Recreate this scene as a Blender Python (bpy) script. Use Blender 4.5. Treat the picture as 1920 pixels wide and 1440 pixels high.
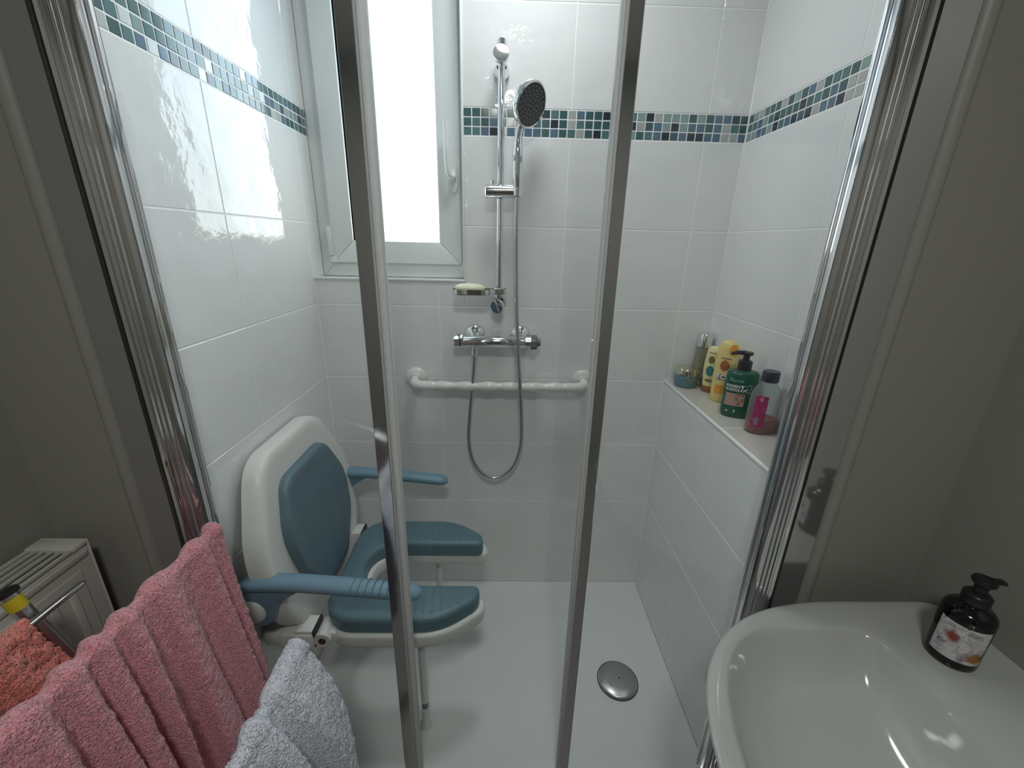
import bpy, bmesh, math, random
from math import sin, cos, pi, radians, sqrt
from mathutils import Vector, Matrix, noise

for o in list(bpy.data.objects):
    bpy.data.objects.remove(o, do_unlink=True)
SC = bpy.context.scene
COL = SC.collection

# ---------------------------------------------------------------- camera
cam_d = bpy.data.cameras.new('camera')
cam_d.sensor_width = 36.0
cam_d.lens = 780.8 / 1920.0 * 36.0
cam_d.clip_start = 0.01
cam = bpy.data.objects.new('camera', cam_d)
COL.objects.link(cam)
_p, _y, _r = radians(18.866), radians(1.399), radians(1.310)
_f = Vector((sin(_y) * cos(_p), cos(_y) * cos(_p), -sin(_p)))
_rt = Vector((cos(_y), -sin(_y), 0))
_up = _rt.cross(_f)
_R = cos(_r) * _rt + sin(_r) * _up
_U = -sin(_r) * _rt + cos(_r) * _up
m = Matrix((( _R.x, _U.x, -_f.x, 0.2127), (_R.y, _U.y, -_f.y, -1.3925), (_R.z, _U.z, -_f.z, 0.2065), (0, 0, 0, 1)))
cam.matrix_world = m
SC.camera = cam

# ---------------------------------------------------------------- world, light, exposure
W = bpy.data.worlds.new('world'); SC.world = W; W.use_nodes = True
bg = W.node_tree.nodes['Background']
bg.inputs[0].default_value = (0.75, 0.87, 1.0, 1); bg.inputs[1].default_value = 1.0
PANE_STRENGTH = 2.4
day_d = bpy.data.lights.new('window_daylight', 'AREA')      # daylight the obscure pane throws forward into the room
day_d.shape = 'RECTANGLE'; day_d.size = 0.27; day_d.size_y = 0.73; day_d.energy = 1.1
day_d.color = (0.80, 0.91, 1.0); day_d.spread = radians(100)
day = bpy.data.objects.new('window_daylight', day_d); COL.objects.link(day)
day.location = (-0.145, 0.0665+0.018, 0.572); day.rotation_euler = (radians(-90), 0, 0)
lamp_d = bpy.data.lights.new('added_room_light', 'AREA')  # unseen lamp added as weak fill for the room
lamp_d.shape = 'DISK'; lamp_d.size = 0.24; lamp_d.energy = 9.2; lamp_d.color = (1.0, 0.98, 0.95)
lamp = bpy.data.objects.new('added_room_light', lamp_d); COL.objects.link(lamp)
lamp.location = (0.25, -1.75, 1.085)
spot_d = bpy.data.lights.new('added_shower_light', 'AREA')   # soft fill added to brighten the shower, unseen above the frame
spot_d.shape = 'DISK'; spot_d.size = 0.22; spot_d.energy = 3.9; spot_d.color = (0.95, 0.98, 1.0)
spot = bpy.data.objects.new('added_shower_light', spot_d); COL.objects.link(spot)
spot.location = (0.25, -0.34, 1.10)
SC.view_settings.view_transform = 'Standard'
SC.view_settings.look = 'None'
SC.view_settings.gamma = 1.0
SC.view_settings.use_curve_mapping = False
SC.view_settings.exposure = 0.13

# ---------------------------------------------------------------- helpers
def tag(o, label=None, cat=None, group=None, kind=None):
    if label: o['label'] = label
    if cat: o['category'] = cat
    if group: o['group'] = group
    if kind: o['kind'] = kind
    return o

def empty(name, loc=(0, 0, 0), label=None, cat=None, group=None, kind=None):
    o = bpy.data.objects.new(name, None); COL.objects.link(o)
    o.location = loc; o.empty_display_size = 0.05
    return tag(o, label, cat, group, kind)

def link(name, me, mat=None, parent=None, smooth=None):
    if mat is not None and len(me.materials) == 0: me.materials.append(mat)
    o = bpy.data.objects.new(name, me); COL.objects.link(o)
    if parent is not None:
        o.parent = parent
        o.matrix_parent_inverse = WI(parent)
    if smooth is not None and len(me.polygons):
        me.polygons.foreach_set('use_smooth', [True] * len(me.polygons))
        me.set_sharp_from_angle(angle=radians(smooth))
    return o

def WI(o):
    mm = Matrix.Identity(4)
    while o is not None:
        mm = o.matrix_parent_inverse @ o.matrix_basis @ mm if o.parent else o.matrix_basis @ mm
        o = o.parent
    return mm.inverted()

class MB:
    """mesh builder: everything in world coordinates"""
    def __init__(s): s.v = []; s.f = []
    def add(s, vs, fs, M=None):
        b = len(s.v)
        s.v += [tuple(M @ Vector(v)) if M is not None else tuple(v) for v in vs]
        s.f += [tuple(i + b for i in f) for f in fs]
        return s
    def box(s, x0, x1, y0, y1, z0, z1, c=0.0, M=None):
        if c <= 0:
            vs = [(x, y, z) for x in (x0, x1) for y in (y0, y1) for z in (z0, z1)]
            fs = [(0,1,3,2),(4,6,7,5),(0,4,5,1),(2,3,7,6),(0,2,6,4),(1,5,7,3)]
            return s.add(vs, fs, M)
        bm = bmesh.new()
        bmesh.ops.create_cube(bm, size=1)
        for v in bm.verts:
            v.co = Vector(((x0+x1)/2 + v.co.x*(x1-x0), (y0+y1)/2 + v.co.y*(y1-y0), (z0+z1)/2 + v.co.z*(z1-z0)))
        bmesh.ops.bevel(bm, geom=list(bm.edges), offset=c, segments=2, profile=0.5, affect='EDGES', clamp_overlap=True)
        return s.bm(bm, M)
    def bm(s, bm, M=None):
        bm.verts.index_update()
        s.add([v.co.copy() for v in bm.verts], [tuple(v.index for v in f.verts) for f in bm.faces], M)
        bm.free(); return s
    def lathe(s, prof, n=32, M=None, sx=1.0, sy=1.0):
        """prof: [(r,z)] around local z; r=0 closes"""
        vs = []; fs = []; rings = []
        for r, z in prof:
            if r <= 1e-7:
                rings.append([len(vs)]); vs.append((0, 0, z))
            else:
                rings.append(list(range(len(vs), len(vs)+n)))
                vs += [(r*sx*cos(2*pi*k/n), r*sy*sin(2*pi*k/n), z) for k in range(n)]
        for a, b in zip(rings, rings[1:]):
            for k in range(n):
                k2 = (k+1) % n
                if len(a) == 1 and len(b) == 1: continue
                if len(a) == 1: fs.append((a[0], b[k2], b[k]))
                elif len(b) == 1: fs.append((a[k], a[k2], b[0]))
                else: fs.append((a[k], a[k2], b[k2], b[k]))
        return s.add(vs, fs, M)
    def tube(s, pts, rad, n=14, cap=True, flat=1.0, upv=(0, 0, 1)):
        pts = [Vector(p) for p in pts]
        if not isinstance(rad, (list, tuple)): rad = [rad]*len(pts)
        T = []
        for i in range(len(pts)):
            a = pts[max(0, i-1)]; b = pts[min(len(pts)-1, i+1)]
            T.append((b-a).normalized())
        up = Vector(upv)
        if abs(T[0].dot(up)) > 0.95: up = Vector((1, 0, 0))
        nrm = (up - T[0]*up.dot(T[0])).normalized()
        vs = []; fs = []
        for i, p in enumerate(pts):
            nrm = (nrm - T[i]*nrm.dot(T[i])).normalized()
            b = T[i].cross(nrm)
            for k in range(n):
                a = 2*pi*k/n
                vs.append(p + nrm*(rad[i]*flat*cos(a)) + b*(rad[i]*sin(a)))
        for i in range(len(pts)-1):
            for k in range(n):
                k2 = (k+1) % n
                fs.append((i*n+k, i*n+k2, (i+1)*n+k2, (i+1)*n+k))
        if cap:
            fs.append(tuple(range(n-1, -1, -1)))
            fs.append(tuple((len(pts)-1)*n+k for k in range(n)))
        return s.add(vs, fs)
    def prism(s, outline, z0, z1, bt=0.0, bb=0.0, seg=3, M=None):
        bm = bmesh.new()
        vb = [bm.verts.new((x, y, z0)) for x, y in outline]
        vt = [bm.verts.new((x, y, z1)) for x, y in outline]
        n = len(outline)
        bm.faces.new(vb[::-1]); bm.faces.new(vt)
        for k in range(n):
            bm.faces.new((vb[k], vb[(k+1) % n], vt[(k+1) % n], vt[k]))
        bmesh.ops.recalc_face_normals(bm, faces=bm.faces)
        bm.edges.ensure_lookup_table()
        if bt > 0:
            ed = [e for e in bm.edges if all(v in set(vt) for v in e.verts)]
            bmesh.ops.bevel(bm, geom=ed, offset=bt, segments=seg, profile=0.5, affect='EDGES', clamp_overlap=True)
        if bb > 0:
            ed = [e for e in bm.edges if all(abs(v.co.z - z0) < 1e-7 for v in e.verts)]
            bmesh.ops.bevel(bm, geom=ed, offset=bb, segments=seg, profile=0.5, affect='EDGES', clamp_overlap=True)
        return s.bm(bm, M)
    def mesh(s, name):
        me = bpy.data.meshes.new(name); me.from_pydata(s.v, [], s.f)
        bm = bmesh.new(); bm.from_mesh(me)
        bmesh.ops.recalc_face_normals(bm, faces=bm.faces)
        bm.to_mesh(me); bm.free()
        return me
    def obj(s, name, mat, parent=None, smooth=35):
        return link(name, s.mesh(name), mat, parent, smooth)

def frame(origin, zaxis, xhint=(1, 0, 0)):
    z = Vector(zaxis).normalized(); x = Vector(xhint); x = (x - z*x.dot(z))
    if x.length < 1e-4: x = Vector((0, 1, 0)); x = x - z*x.dot(z)
    x.normalize(); y = z.cross(x)
    o = Vector(origin)
    return Matrix(((x.x, y.x, z.x, o.x), (x.y, y.y, z.y, o.y), (x.z, y.z, z.z, o.z), (0, 0, 0, 1)))

def spline(pts, sub=8):
    P = [Vector(p) for p in pts]; out = []
    for i in range(len(P)-1):
        p0 = P[max(0, i-1)]; p1 = P[i]; p2 = P[i+1]; p3 = P[min(len(P)-1, i+2)]
        for k in range(sub):
            t = k/sub
            out.append(0.5*((2*p1)+(-p0+p2)*t+(2*p0-5*p1+4*p2-p3)*t*t+(-p0+3*p1-3*p2+p3)*t**3))
    out.append(P[-1]); return out

def roundpoly(pts, seg=6):
    """pts: [(x,y,r)] -> rounded outline"""
    out = []; n = len(pts)
    for i in range(n):
        x, y, r = pts[i]
        p = Vector((x, y)); a = Vector(pts[i-1][:2]); b = Vector(pts[(i+1) % n][:2])
        if r <= 0: out.append((x, y)); continue
        d1 = (a-p).normalized(); d2 = (b-p).normalized()
        ang = math.acos(max(-1, min(1, d1.dot(d2))))
        L = min(r/math.tan(ang/2), (a-p).length*0.499, (b-p).length*0.499)
        r2 = L*math.tan(ang/2)
        c = p + (d1+d2).normalized()*(r2/sin(ang/2))
        s = p + d1*L; e = p + d2*L
        a0 = math.atan2(s.y-c.y, s.x-c.x); a1 = math.atan2(e.y-c.y, e.x-c.x)
        da = (a1-a0+pi) % (2*pi) - pi
        for k in range(seg+1):
            t = a0+da*k/seg; out.append((c.x+r2*cos(t), c.y+r2*sin(t)))
    return out

# ---------------------------------------------------------------- materials
def mat(name, col, rough=0.5, metal=0.0, spec=0.5, bump=None, coat=0.0, sheen=0.0, vary=None, emit=None, alpha=None):
    mt = bpy.data.materials.new(name); mt.use_nodes = True
    nt = mt.node_tree; b = nt.nodes['Principled BSDF']
    b.inputs['Base Color'].default_value = (*col, 1)
    b.inputs['Roughness'].default_value = rough
    b.inputs['Metallic'].default_value = metal
    b.inputs['Specular IOR Level'].default_value = spec
    b.inputs['Coat Weight'].default_value = coat
    b.inputs['Coat Roughness'].default_value = 0.05
    if sheen:
        b.inputs['Sheen Weight'].default_value = sheen
        b.inputs['Sheen Roughness'].default_value = 0.6
    geo = nt.nodes.new('ShaderNodeNewGeometry')
    if bump:
        # list of (scale, strength, distance, detail)
        prev = None
        for sc_, st, di, de in bump:
            n_ = nt.nodes.new('ShaderNodeTexNoise'); n_.inputs['Scale'].default_value = sc_
            n_.inputs['Detail'].default_value = de
            nt.links.new(geo.outputs['Position'], n_.inputs['Vector'])
            bp = nt.nodes.new('ShaderNodeBump'); bp.inputs['Strength'].default_value = st
            bp.inputs['Distance'].default_value = di
            nt.links.new(n_.outputs['Fac'], bp.inputs['Height'])
            if prev: nt.links.new(prev.outputs[0], bp.inputs['Normal'])
            prev = bp
        nt.links.new(prev.outputs[0], b.inputs['Normal'])
    if vary:
        sc_, c2, lo, hi = vary
        n_ = nt.nodes.new('ShaderNodeTexNoise'); n_.inputs['Scale'].default_value = sc_
        n_.inputs['Detail'].default_value = 5
        nt.links.new(geo.outputs['Position'], n_.inputs['Vector'])
        mr = nt.nodes.new('ShaderNodeMapRange'); mr.inputs[1].default_value = lo; mr.inputs[2].default_value = hi
        nt.links.new(n_.outputs['Fac'], mr.inputs[0])
        mx = nt.nodes.new('ShaderNodeMix'); mx.data_type = 'RGBA'
        mx.inputs['A'].default_value = (*col, 1); mx.inputs['B'].default_value = (*c2, 1)
        nt.links.new(mr.outputs[0], mx.inputs['Factor'])
        nt.links.new(mx.outputs['Result'], b.inputs['Base Color'])
    return mt

def thin_glass(name, tint, rough=0.0, frost=0.0):
    mt = bpy.data.materials.new(name); mt.use_nodes = True; nt = mt.node_tree
    nt.nodes.clear()
    out = nt.nodes.new('ShaderNodeOutputMaterial')
    tr = nt.nodes.new('ShaderNodeBsdfTransparent'); tr.inputs[0].default_value = (*tint, 1)
    gl = nt.nodes.new('ShaderNodeBsdfGlossy'); gl.inputs['Roughness'].default_value = rough
    geo = nt.nodes.new('ShaderNodeNewGeometry')
    dt = nt.nodes.new('ShaderNodeVectorMath'); dt.operation = 'DOT_PRODUCT'
    nt.links.new(geo.outputs['Normal'], dt.inputs[0]); nt.links.new(geo.outputs['Incoming'], dt.inputs[1])
    def mth(op, a_, b_):
        n_ = nt.nodes.new('ShaderNodeMath'); n_.operation = op
        for k_, v_ in enumerate((a_, b_)):
            if v_ is None: continue
            if isinstance(v_, (int, float)): n_.inputs[k_].default_value = v_
            else: nt.links.new(v_, n_.inputs[k_])
        return n_.outputs[0]
    ab = mth('ABSOLUTE', dt.outputs['Value'], None)
    pw = mth('POWER', mth('SUBTRACT', 1.0, ab), 5.0)
    fr = mth('ADD', mth('MULTIPLY', pw, 0.95), 0.035)       # Schlick reflectance, same from both sides
    mx = nt.nodes.new('ShaderNodeMixShader')
    nt.links.new(fr, mx.inputs[0]); nt.links.new(tr.outputs[0], mx.inputs[1]); nt.links.new(gl.outputs[0], mx.inputs[2])
    last = mx
    if frost > 0:
        df = nt.nodes.new('ShaderNodeBsdfDiffuse'); df.inputs[0].default_value = (0.9, 0.95, 0.95, 1)
        m2 = nt.nodes.new('ShaderNodeMixShader'); m2.inputs[0].default_value = frost
        nt.links.new(mx.outputs[0], m2.inputs[1]); nt.links.new(df.outputs[0], m2.inputs[2]); last = m2
    nt.links.new(last.outputs[0], out.inputs[0])
    return mt

WAVE = [(12.0, 0.6, 0.0042, 1.0), (46.0, 0.5, 0.0011, 2.0)]
M_TILE = mat('white_glazed_tile', (0.83, 0.83, 0.83), 0.035, bump=WAVE)
M_TILE_L = M_TILE
M_TILE_S = mat('beige_ledge_tile', (0.60, 0.57, 0.52), 0.12, bump=[(20, 0.2, 0.002, 2)])
M_GROUT = mat('white_grout', (0.93, 0.93, 0.925), 0.6)
M_PAINT = mat('greige_satin_paint', (0.33, 0.33, 0.295), 0.45, bump=[(60, 0.25, 0.002, 3)])
M_STRIP = mat('polished_metal_panel', (0.66, 0.66, 0.67), 0.07, 0.8, bump=[(5, 0.05, 0.002, 1)])
M_STRIP_L = mat('satin_grey_panel', (0.27, 0.27, 0.27), 0.35)
M_CEIL = mat('white_ceiling_paint', (0.75, 0.75, 0.73), 0.8)
M_FLOOR = mat('grey_floor_tile', (0.25, 0.25, 0.24), 0.4)
M_TRAY = mat('matt_white_resin_tray', (0.74, 0.75, 0.74), 0.55, bump=[(220, 0.35, 0.0015, 3)])
M_PVC = mat('white_upvc', (0.80, 0.82, 0.82), 0.32)
M_TRIM = mat('white_tile_edge_trim', (0.9, 0.9, 0.88), 0.25)
M_CHROME = mat('chrome', (0.82, 0.82, 0.83), 0.07, 1.0)
M_CHROME_S = mat('satin_chrome', (0.62, 0.62, 0.62), 0.28, 1.0)
M_CHROME_D = mat('polished_door_chrome', (0.75, 0.75, 0.76), 0.09, 1.0)
M_CHROME_K = mat('dark_anodised_channel', (0.13, 0.13, 0.13), 0.25, 1.0)
def seal_mat():
    mt = bpy.data.materials.new('translucent_grey_seal'); mt.use_nodes = True; nt = mt.node_tree
    nt.nodes.clear()
    out = nt.nodes.new('ShaderNodeOutputMaterial'); d = nt.nodes.new('ShaderNodeBsdfDiffuse'); t = nt.nodes.new('ShaderNodeBsdfTranslucent')
    g = nt.nodes.new('ShaderNodeBsdfGlossy'); g.inputs['Roughness'].default_value = 0.15
    d.inputs[0].default_value = (0.85, 0.85, 0.84, 1); t.inputs[0].default_value = (0.93, 0.94, 0.93, 1)
    m1 = nt.nodes.new('ShaderNodeMixShader'); m1.inputs[0].default_value = 0.7
    m2 = nt.nodes.new('ShaderNodeMixShader'); m2.inputs[0].default_value = 0.06
    nt.links.new(d.outputs[0], m1.inputs[1]); nt.links.new(t.outputs[0], m1.inputs[2])
    nt.links.new(m1.outputs[0], m2.inputs[1]); nt.links.new(g.outputs[0], m2.inputs[2]); nt.links.new(m2.outputs[0], out.inputs[0])
    return mt
M_SEAL = seal_mat()
M_DARK = mat('black_gap_shade', (0.01, 0.01, 0.01), 0.5)  # flat black painted in for the shade of gaps, recesses and holes
M_GLASS = thin_glass('clear_shower_glass', (0.965, 0.985, 0.975))
M_WPLAST = mat('white_seat_plastic', (0.74, 0.74, 0.71), 0.35)
M_GPLAST = mat('ivory_grab_bar_plastic', (0.76, 0.75, 0.72), 0.22)
M_BLUE = mat('blue_grey_seat_foam', (0.10, 0.185, 0.225), 0.42, bump=[(300, 0.15, 0.001, 2)])
M_BLUEARM = mat('blue_grey_arm_plastic', (0.17, 0.29, 0.38), 0.38)
M_GREY = mat('grey_knob_plastic', (0.16, 0.16, 0.16), 0.4)
M_SPRAY = mat('dark_grey_spray_plate', (0.035, 0.038, 0.045), 0.35)
M_NOZ = mat('pale_nozzle_rubber', (0.65, 0.66, 0.68), 0.5)
M_SOAP = mat('cream_soap', (0.82, 0.78, 0.60), 0.4)
M_CERAM = mat('white_basin_ceramic', (0.50, 0.53, 0.50), 0.10, coat=0.5)
M_STEEL = mat('drain_steel', (0.5, 0.5, 0.5), 0.3, 1.0)
M_RADI = mat('white_radiator_enamel', (0.62, 0.62, 0.57), 0.3)
M_RADI_D = mat('dark_radiator_gap', (0.05, 0.05, 0.04), 0.7)

# frosted window pane: daylight coming through obscure glass
def pane_mat():
    mt = bpy.data.materials.new('daylit_obscure_glass'); mt.use_nodes = True; nt = mt.node_tree
    nt.nodes.clear()
    out = nt.nodes.new('ShaderNodeOutputMaterial')
    em = nt.nodes.new('ShaderNodeEmission'); em.inputs[1].default_value = PANE_STRENGTH
    geo = nt.nodes.new('ShaderNodeNewGeometry'); sx = nt.nodes.new('ShaderNodeSeparateXYZ')
    nt.links.new(geo.outputs['Position'], sx.inputs[0])
    n = nt.nodes.new('ShaderNodeTexNoise'); n.inputs['Scale'].default_value = 9; n.inputs['Detail'].default_value = 3
    nt.links.new(geo.outputs['Position'], n.inputs['Vector'])
    ad = nt.nodes.new('ShaderNodeMath'); ad.operation = 'MULTIPLY_ADD'
    ad.inputs[1].default_value = 0.35; nt.links.new(n.outputs['Fac'], ad.inputs[0]); nt.links.new(sx.outputs['Z'], ad.inputs[2])
    cr = nt.nodes.new('ShaderNodeValToRGB')
    mr = nt.nodes.new('ShaderNodeMapRange'); mr.inputs[1].default_value = 0.42; mr.inputs[2].default_value = 0.80
    nt.links.new(ad.outputs[0], mr.inputs[0]); nt.links.new(mr.outputs[0], cr.inputs[0])
    cr.color_ramp.elements[0].color = (1.0, 0.975, 0.88, 1)      # pale wall seen through the glass
    cr.color_ramp.elements[1].color = (0.60, 0.82, 1.0, 1)       # sky above it
    nt.links.new(cr.outputs[0], em.inputs[0]); nt.links.new(em.outputs[0], out.inputs[0])
    return mt
M_PANE = pane_mat()

MOS = [mat('mosaic_deep_teal', (0.05, 0.115, 0.125), 0.12, spec=0.7),
       mat('mosaic_teal', (0.09, 0.19, 0.20), 0.12, spec=0.7),
       mat('mosaic_blue_grey', (0.10, 0.17, 0.25), 0.12, spec=0.7),
       mat('mosaic_silver', (0.50, 0.51, 0.50), 0.25, 0.3),
       mat('mosaic_ink', (0.022, 0.038, 0.055), 0.10, spec=0.7),
       mat('mosaic_pale_aqua', (0.26, 0.37, 0.355), 0.15, spec=0.7)]
MOSW = [5, 4, 3, 2.2, 2.2, 1.6]

# ================================================================= SETTING
XL, XR1, XR2 = -0.400, 0.786, 0.924
ZT, ZL = -1.150, -0.2467
YW = -0.640            # plane of the return walls / front of the shower recess
ZB, ZTOP = 0.4985, 0.5700
ZC = 1.15
ZF = -1.35
XRL, XRR = -0.735, 1.177
WX = 0.085             # right edge of window opening
WZ = 0.0834            # sill
WZT = 1.02             # head of window
G = 0.0015             # half joint

tile_cache = {}
def tile_mesh(w, h, t, c, mt):
    key = (round(w, 4), round(h, 4), t, c, mt.name)
    if key in tile_cache: return tile_cache[key]
    vs = [(0,0,-t),(w,0,-t),(w,h,-t),(0,h,-t),(0,0,-c),(w,0,-c),(w,h,-c),(0,h,-c),(c,c,0),(w-c,c,0),(w-c,h-c,0),(c,h-c,0)]
    fs = [(0,1,5,4),(1,2,6,5),(2,3,7,6),(3,0,4,7),(4,5,9,8),(5,6,10,9),(6,7,11,10),(7,4,8,11),(8,9,10,11)]
    me = bpy.data.meshes.new('tile'); me.from_pydata(vs, [], fs); me.materials.append(mt)
    tile_cache[key] = me; return me

def put_tile(name, parent, o, U, V, u0, u1, v0, v1, t=0.006, c=0.0009, mt=None, g=G, tilt=0.0):
    me = tile_mesh(u1-u0-2*g, v1-v0-2*g, t, c, mt or M_TILE)
    ob = bpy.data.objects.new(name, me); COL.objects.link(ob)
    U = Vector(U); V = Vector(V); N = U.cross(V)
    p = Vector(o) + U*(u0+g) + V*(v0+g)
    if tilt:
        U = (U + N*random.uniform(-tilt, tilt)).normalized(); V = (V + N*random.uniform(-tilt, tilt)); N = U.cross(V).normalized(); V = N.cross(U)
    ob.parent = parent
    ob.matrix_world = Matrix(((U.x, V.x, N.x, p.x), (U.y, V.y, N.y, p.y), (U.z, V.z, N.z, p.z), (0, 0, 0, 1)))
    return ob

random.seed(7)
def mosaic(parent, o, U, V, u0, u1):
    pitch = 0.025
    n = int(round((u1-u0)/pitch))
    p = (u1-u0)/n; q = (ZTOP-ZB)/3
    for i in range(n):
        for j in range(3):
            k = random.choices(range(6), MOSW)[0]
            put_tile('mosaic_tile', parent, o, U, V, u0+i*p, u0+(i+1)*p, ZB+j*q, ZB+(j+1)*q, 0.005, 0.0012, MOS[k], 0.0011, 0.012)

ROWS = [(ZT, -0.75), (-0.75, -0.50), (-0.50, -0.25), (-0.25, 0.0), (0.0, 0.25), (0.25, ZB), (ZTOP, 0.82), (0.82, 1.07), (1.07, ZC)]
# --- back wall
wb = MB()
D = 0.0009
wb.box(XL-0.12, WX, D, 0.16, ZT-0.22, WZ-D)
wb.box(WX+0.001, XR2+0.12, D, 0.16, ZT-0.22, ZC)
wb.box(XL-0.12, WX, D, 0.16, WZT, ZC)
wall_back = wb.obj('wall_back', M_GROUT, None, None)
tag(wall_back, 'white tiled back wall of the shower with a mosaic band', kind='structure')
UB, VB = (1, 0, 0), (0, 0, 1)
def in_back(u0, u1, z0, z1):
    put_tile('wall_tile', wall_back, (0, 0, 0), UB, VB, u0, u1, z0, z1)
cols = [XL, 0.0, 0.4, 0.8, XR2]
for (z0, z1) in ROWS:
    for a, b in zip(cols, cols[1:]):
        b2 = b
        if z0 < ZL - 0.02 and b > XR1: b2 = XR1
        if b2 - a < 0.02: continue
        if z0 == 0.0 and b <= WX+0.4:
            if b <= 0.01: in_back(a, b, z0, WZ-0.001); continue
            in_back(a, WX, z0, WZ-0.001)
            continue
        if z0 >= 0.2:
            if b <= 0.01: continue
            if a < WX: a = WX+0.002
        in_back(a, b2, z0, z1)
in_back(WX+0.002, 0.4, 0.0, 0.25)
mosaic(wall_back, (0, 0, 0), UB, VB, WX+0.002, XR2)
for (a, b) in ((XL, 0.0), (0.0, WX)):
    in_back(a, b, 1.07, ZC)

# --- left shower wall (runs on into the window reveal)
wl = MB()
wl.box(XL-0.10, XL-D, YW+0.001, 0.0039, ZT-0.2, ZC)
wall_left = wl.obj('wall_left', M_GROUT, None, None)
tag(wall_left, 'glossy white tiled wall of the shower left of the window', kind='structure')
UL, VL = (0, 1, 0), (0, 0, 1)       # u along +Y; normal = U x V = +X
def in_left(y0, y1, z0, z1, par=wall_left):
    put_tile('wall_tile', par, (XL, 0, 0), UL, VL, y0, y1, z0, z1)
for (z0, z1) in ROWS:
    in_left(YW, -0.4, z0, z1); in_left(-0.4, -0.0005, z0, z1)
mosaic(wall_left, (XL, 0, 0), UL, VL, YW+0.015, -0.0005)
# reveal
RD = 0.104
rv = MB(); rv.box(XL-0.10, XL-D, 0.004, 0.16, WZ-0.02, WZT+0.01)
rev = rv.obj('window_reveal', M_GROUT, wall_left, None)
for (z0, z1) in [(WZ, 0.25), (0.25, ZB), (ZTOP, 0.82), (0.82, WZT)]:
    in_left(0.0005, RD, z0, z1)
mosaic(wall_left, (XL, 0, 0), UL, VL, 0.0005, RD-0.0005)
sl = MB(); sl.box(XL, WX-0.001, 0.0005, RD, WZ-0.012, WZ)
sl.obj('sill_tile', M_TILE, wall_back, None)
rr = MB(); rr.box(WX+0.0, WX+0.0008, 0.0, RD, WZ, WZT)
rr.obj('reveal_lining', M_TRIM, wall_back, None)
# edge trims
t = MB(); t.box(XL, WX+0.003, -0.004, 0.003, WZ-0.004, WZ+0.003, 0.001)
tag(t.obj('trim_1', M_TRIM), 'thin white edge strip along the window sill', kind='structure')
t = MB(); t.box(WX-0.003, WX+0.004, -0.004, 0.003, WZ+0.003, WZT, 0.001)
tag(t.obj('trim_2', M_TRIM), 'thin white upright edge strip right of the window', kind='structure')

# --- right wall (upper) and boxed half wall with ledge
wr = MB(); wr.box(XR2+D, XR2+0.10, YW+0.001, 0.0039, ZT-0.2, ZC)
wall_right = wr.obj('wall_right', M_GROUT, None, None)
tag(wall_right, 'white tiled right shower wall above the ledge with a mosaic band', kind='structure')
UR, VR = (0, -1, 0), (0, 0, 1)      # normal = -X
def in_right(x, a, b, z0, z1, par):
    put_tile('wall_tile', par, (x, 0, 0), UR, VR, a, b, z0, z1)
for (z0, z1) in ROWS:
    if z1 <= -0.2: continue
    in_right(XR2, 0.0005, 0.398, max(z0, ZL), z1, wall_right); in_right(XR2, 0.398, -YW, max(z0, ZL), z1, wall_right)
mosaic(wall_right, (XR2, 0, 0), UR, VR, 0.0005, 0.0005+25*0.0252)
wh = MB(); wh.box(XR1+D, XR2+D-0.0002, YW+0.001, 0.0039, ZT-0.2, ZL-D)
wall_ledge = wh.obj('wall_ledge', M_GROUT, None, None)
tag(wall_ledge, 'low boxed tiled wall with a shelf for bottles', kind='structure')
for (z0, z1) in [(ZT, -0.75), (-0.75, -0.5), (-0.5, ZL-0.001)]:
    in_right(XR1, 0.0005, 0.398, z0, z1, wall_ledge); in_right(XR1, 0.398, -YW, z0, z1, wall_ledge)
for a, b in ((YW, -0.398), (-0.398, 0.0)):
    put_tile('ledge_tile', wall_ledge, (0, 0, ZL), (1, 0, 0), (0, 1, 0), XR1+0.005, XR2, a, b, mt=M_TILE_S)
t = MB(); t.box(XR1-0.002, XR1+0.006, YW, 0, ZL-0.005, ZL+0.002, 0.001)
tag(t.obj('trim_3', M_TRIM), 'white edge strip along the bottle ledge', kind='structure')
# caulk line in the tall corners
t = MB(); t.tube([(XR2-0.001, -0.001, ZL), (XR2-0.001, -0.001, ZC)], 0.003, 8); t.tube([(XR1-0.001, -0.001, ZT), (XR1-0.001, -0.001, ZL)], 0.003, 8)
t.tube([(XL+0.001, -0.001, ZT), (XL+0.001, -0.001, WZ)], 0.003, 8)
tag(t.obj('trim_4', M_TRIM), 'white silicone beads in the shower corners', kind='structure')

# --- return walls, room
def slab(name, x0, x1, y0, y1, z0, z1, mt, label):
    b = MB(); b.box(x0, x1, y0, y1, z0, z1)
    return tag(b.obj(name, mt, None, None), label, kind='structure')
r1 = slab('wall_return_left', XRL-0.1, XL-0.013, YW, YW+0.10, ZF, ZC, M_PAINT, 'painted return wall left of the shower')
r1.location.x -= 0.088
r2 = slab('wall_return_right', XR2+0.001, XRR+0.1, YW, YW+0.10, ZF, ZC, M_PAINT, 'painted return wall right of the shower')
b = MB(); b.box(XL-0.126, XL-0.012, YW-0.006, YW+0.02, ZF, ZC, 0.003)
tag(b.obj('trim_5', M_STRIP_L, None, None), 'narrow grey satin panel strip beside the left chrome jamb', kind='structure')
b = MB(); b.box(XR1+0.008, XR2-0.013, YW-0.0025, YW-0.0002, ZF, ZC)
tag(b.obj('trim_6', M_STRIP, None, None), 'narrow polished panel strip beside the right chrome jamb', kind='structure')
b = MB()
b.lathe([(0.016, ZF), (0.016, ZC)], 20, Matrix.Translation((XL-0.142, YW+0.004, 0)))
tag(b.obj('trim_7', M_PAINT), 'rounded plaster bead beside the left panel strip', kind='structure')
b = MB(); b.lathe([(0.016, ZF), (0.016, ZC)], 20, Matrix.Translation((XR2+0.003, YW+0.004, 0)))
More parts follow.
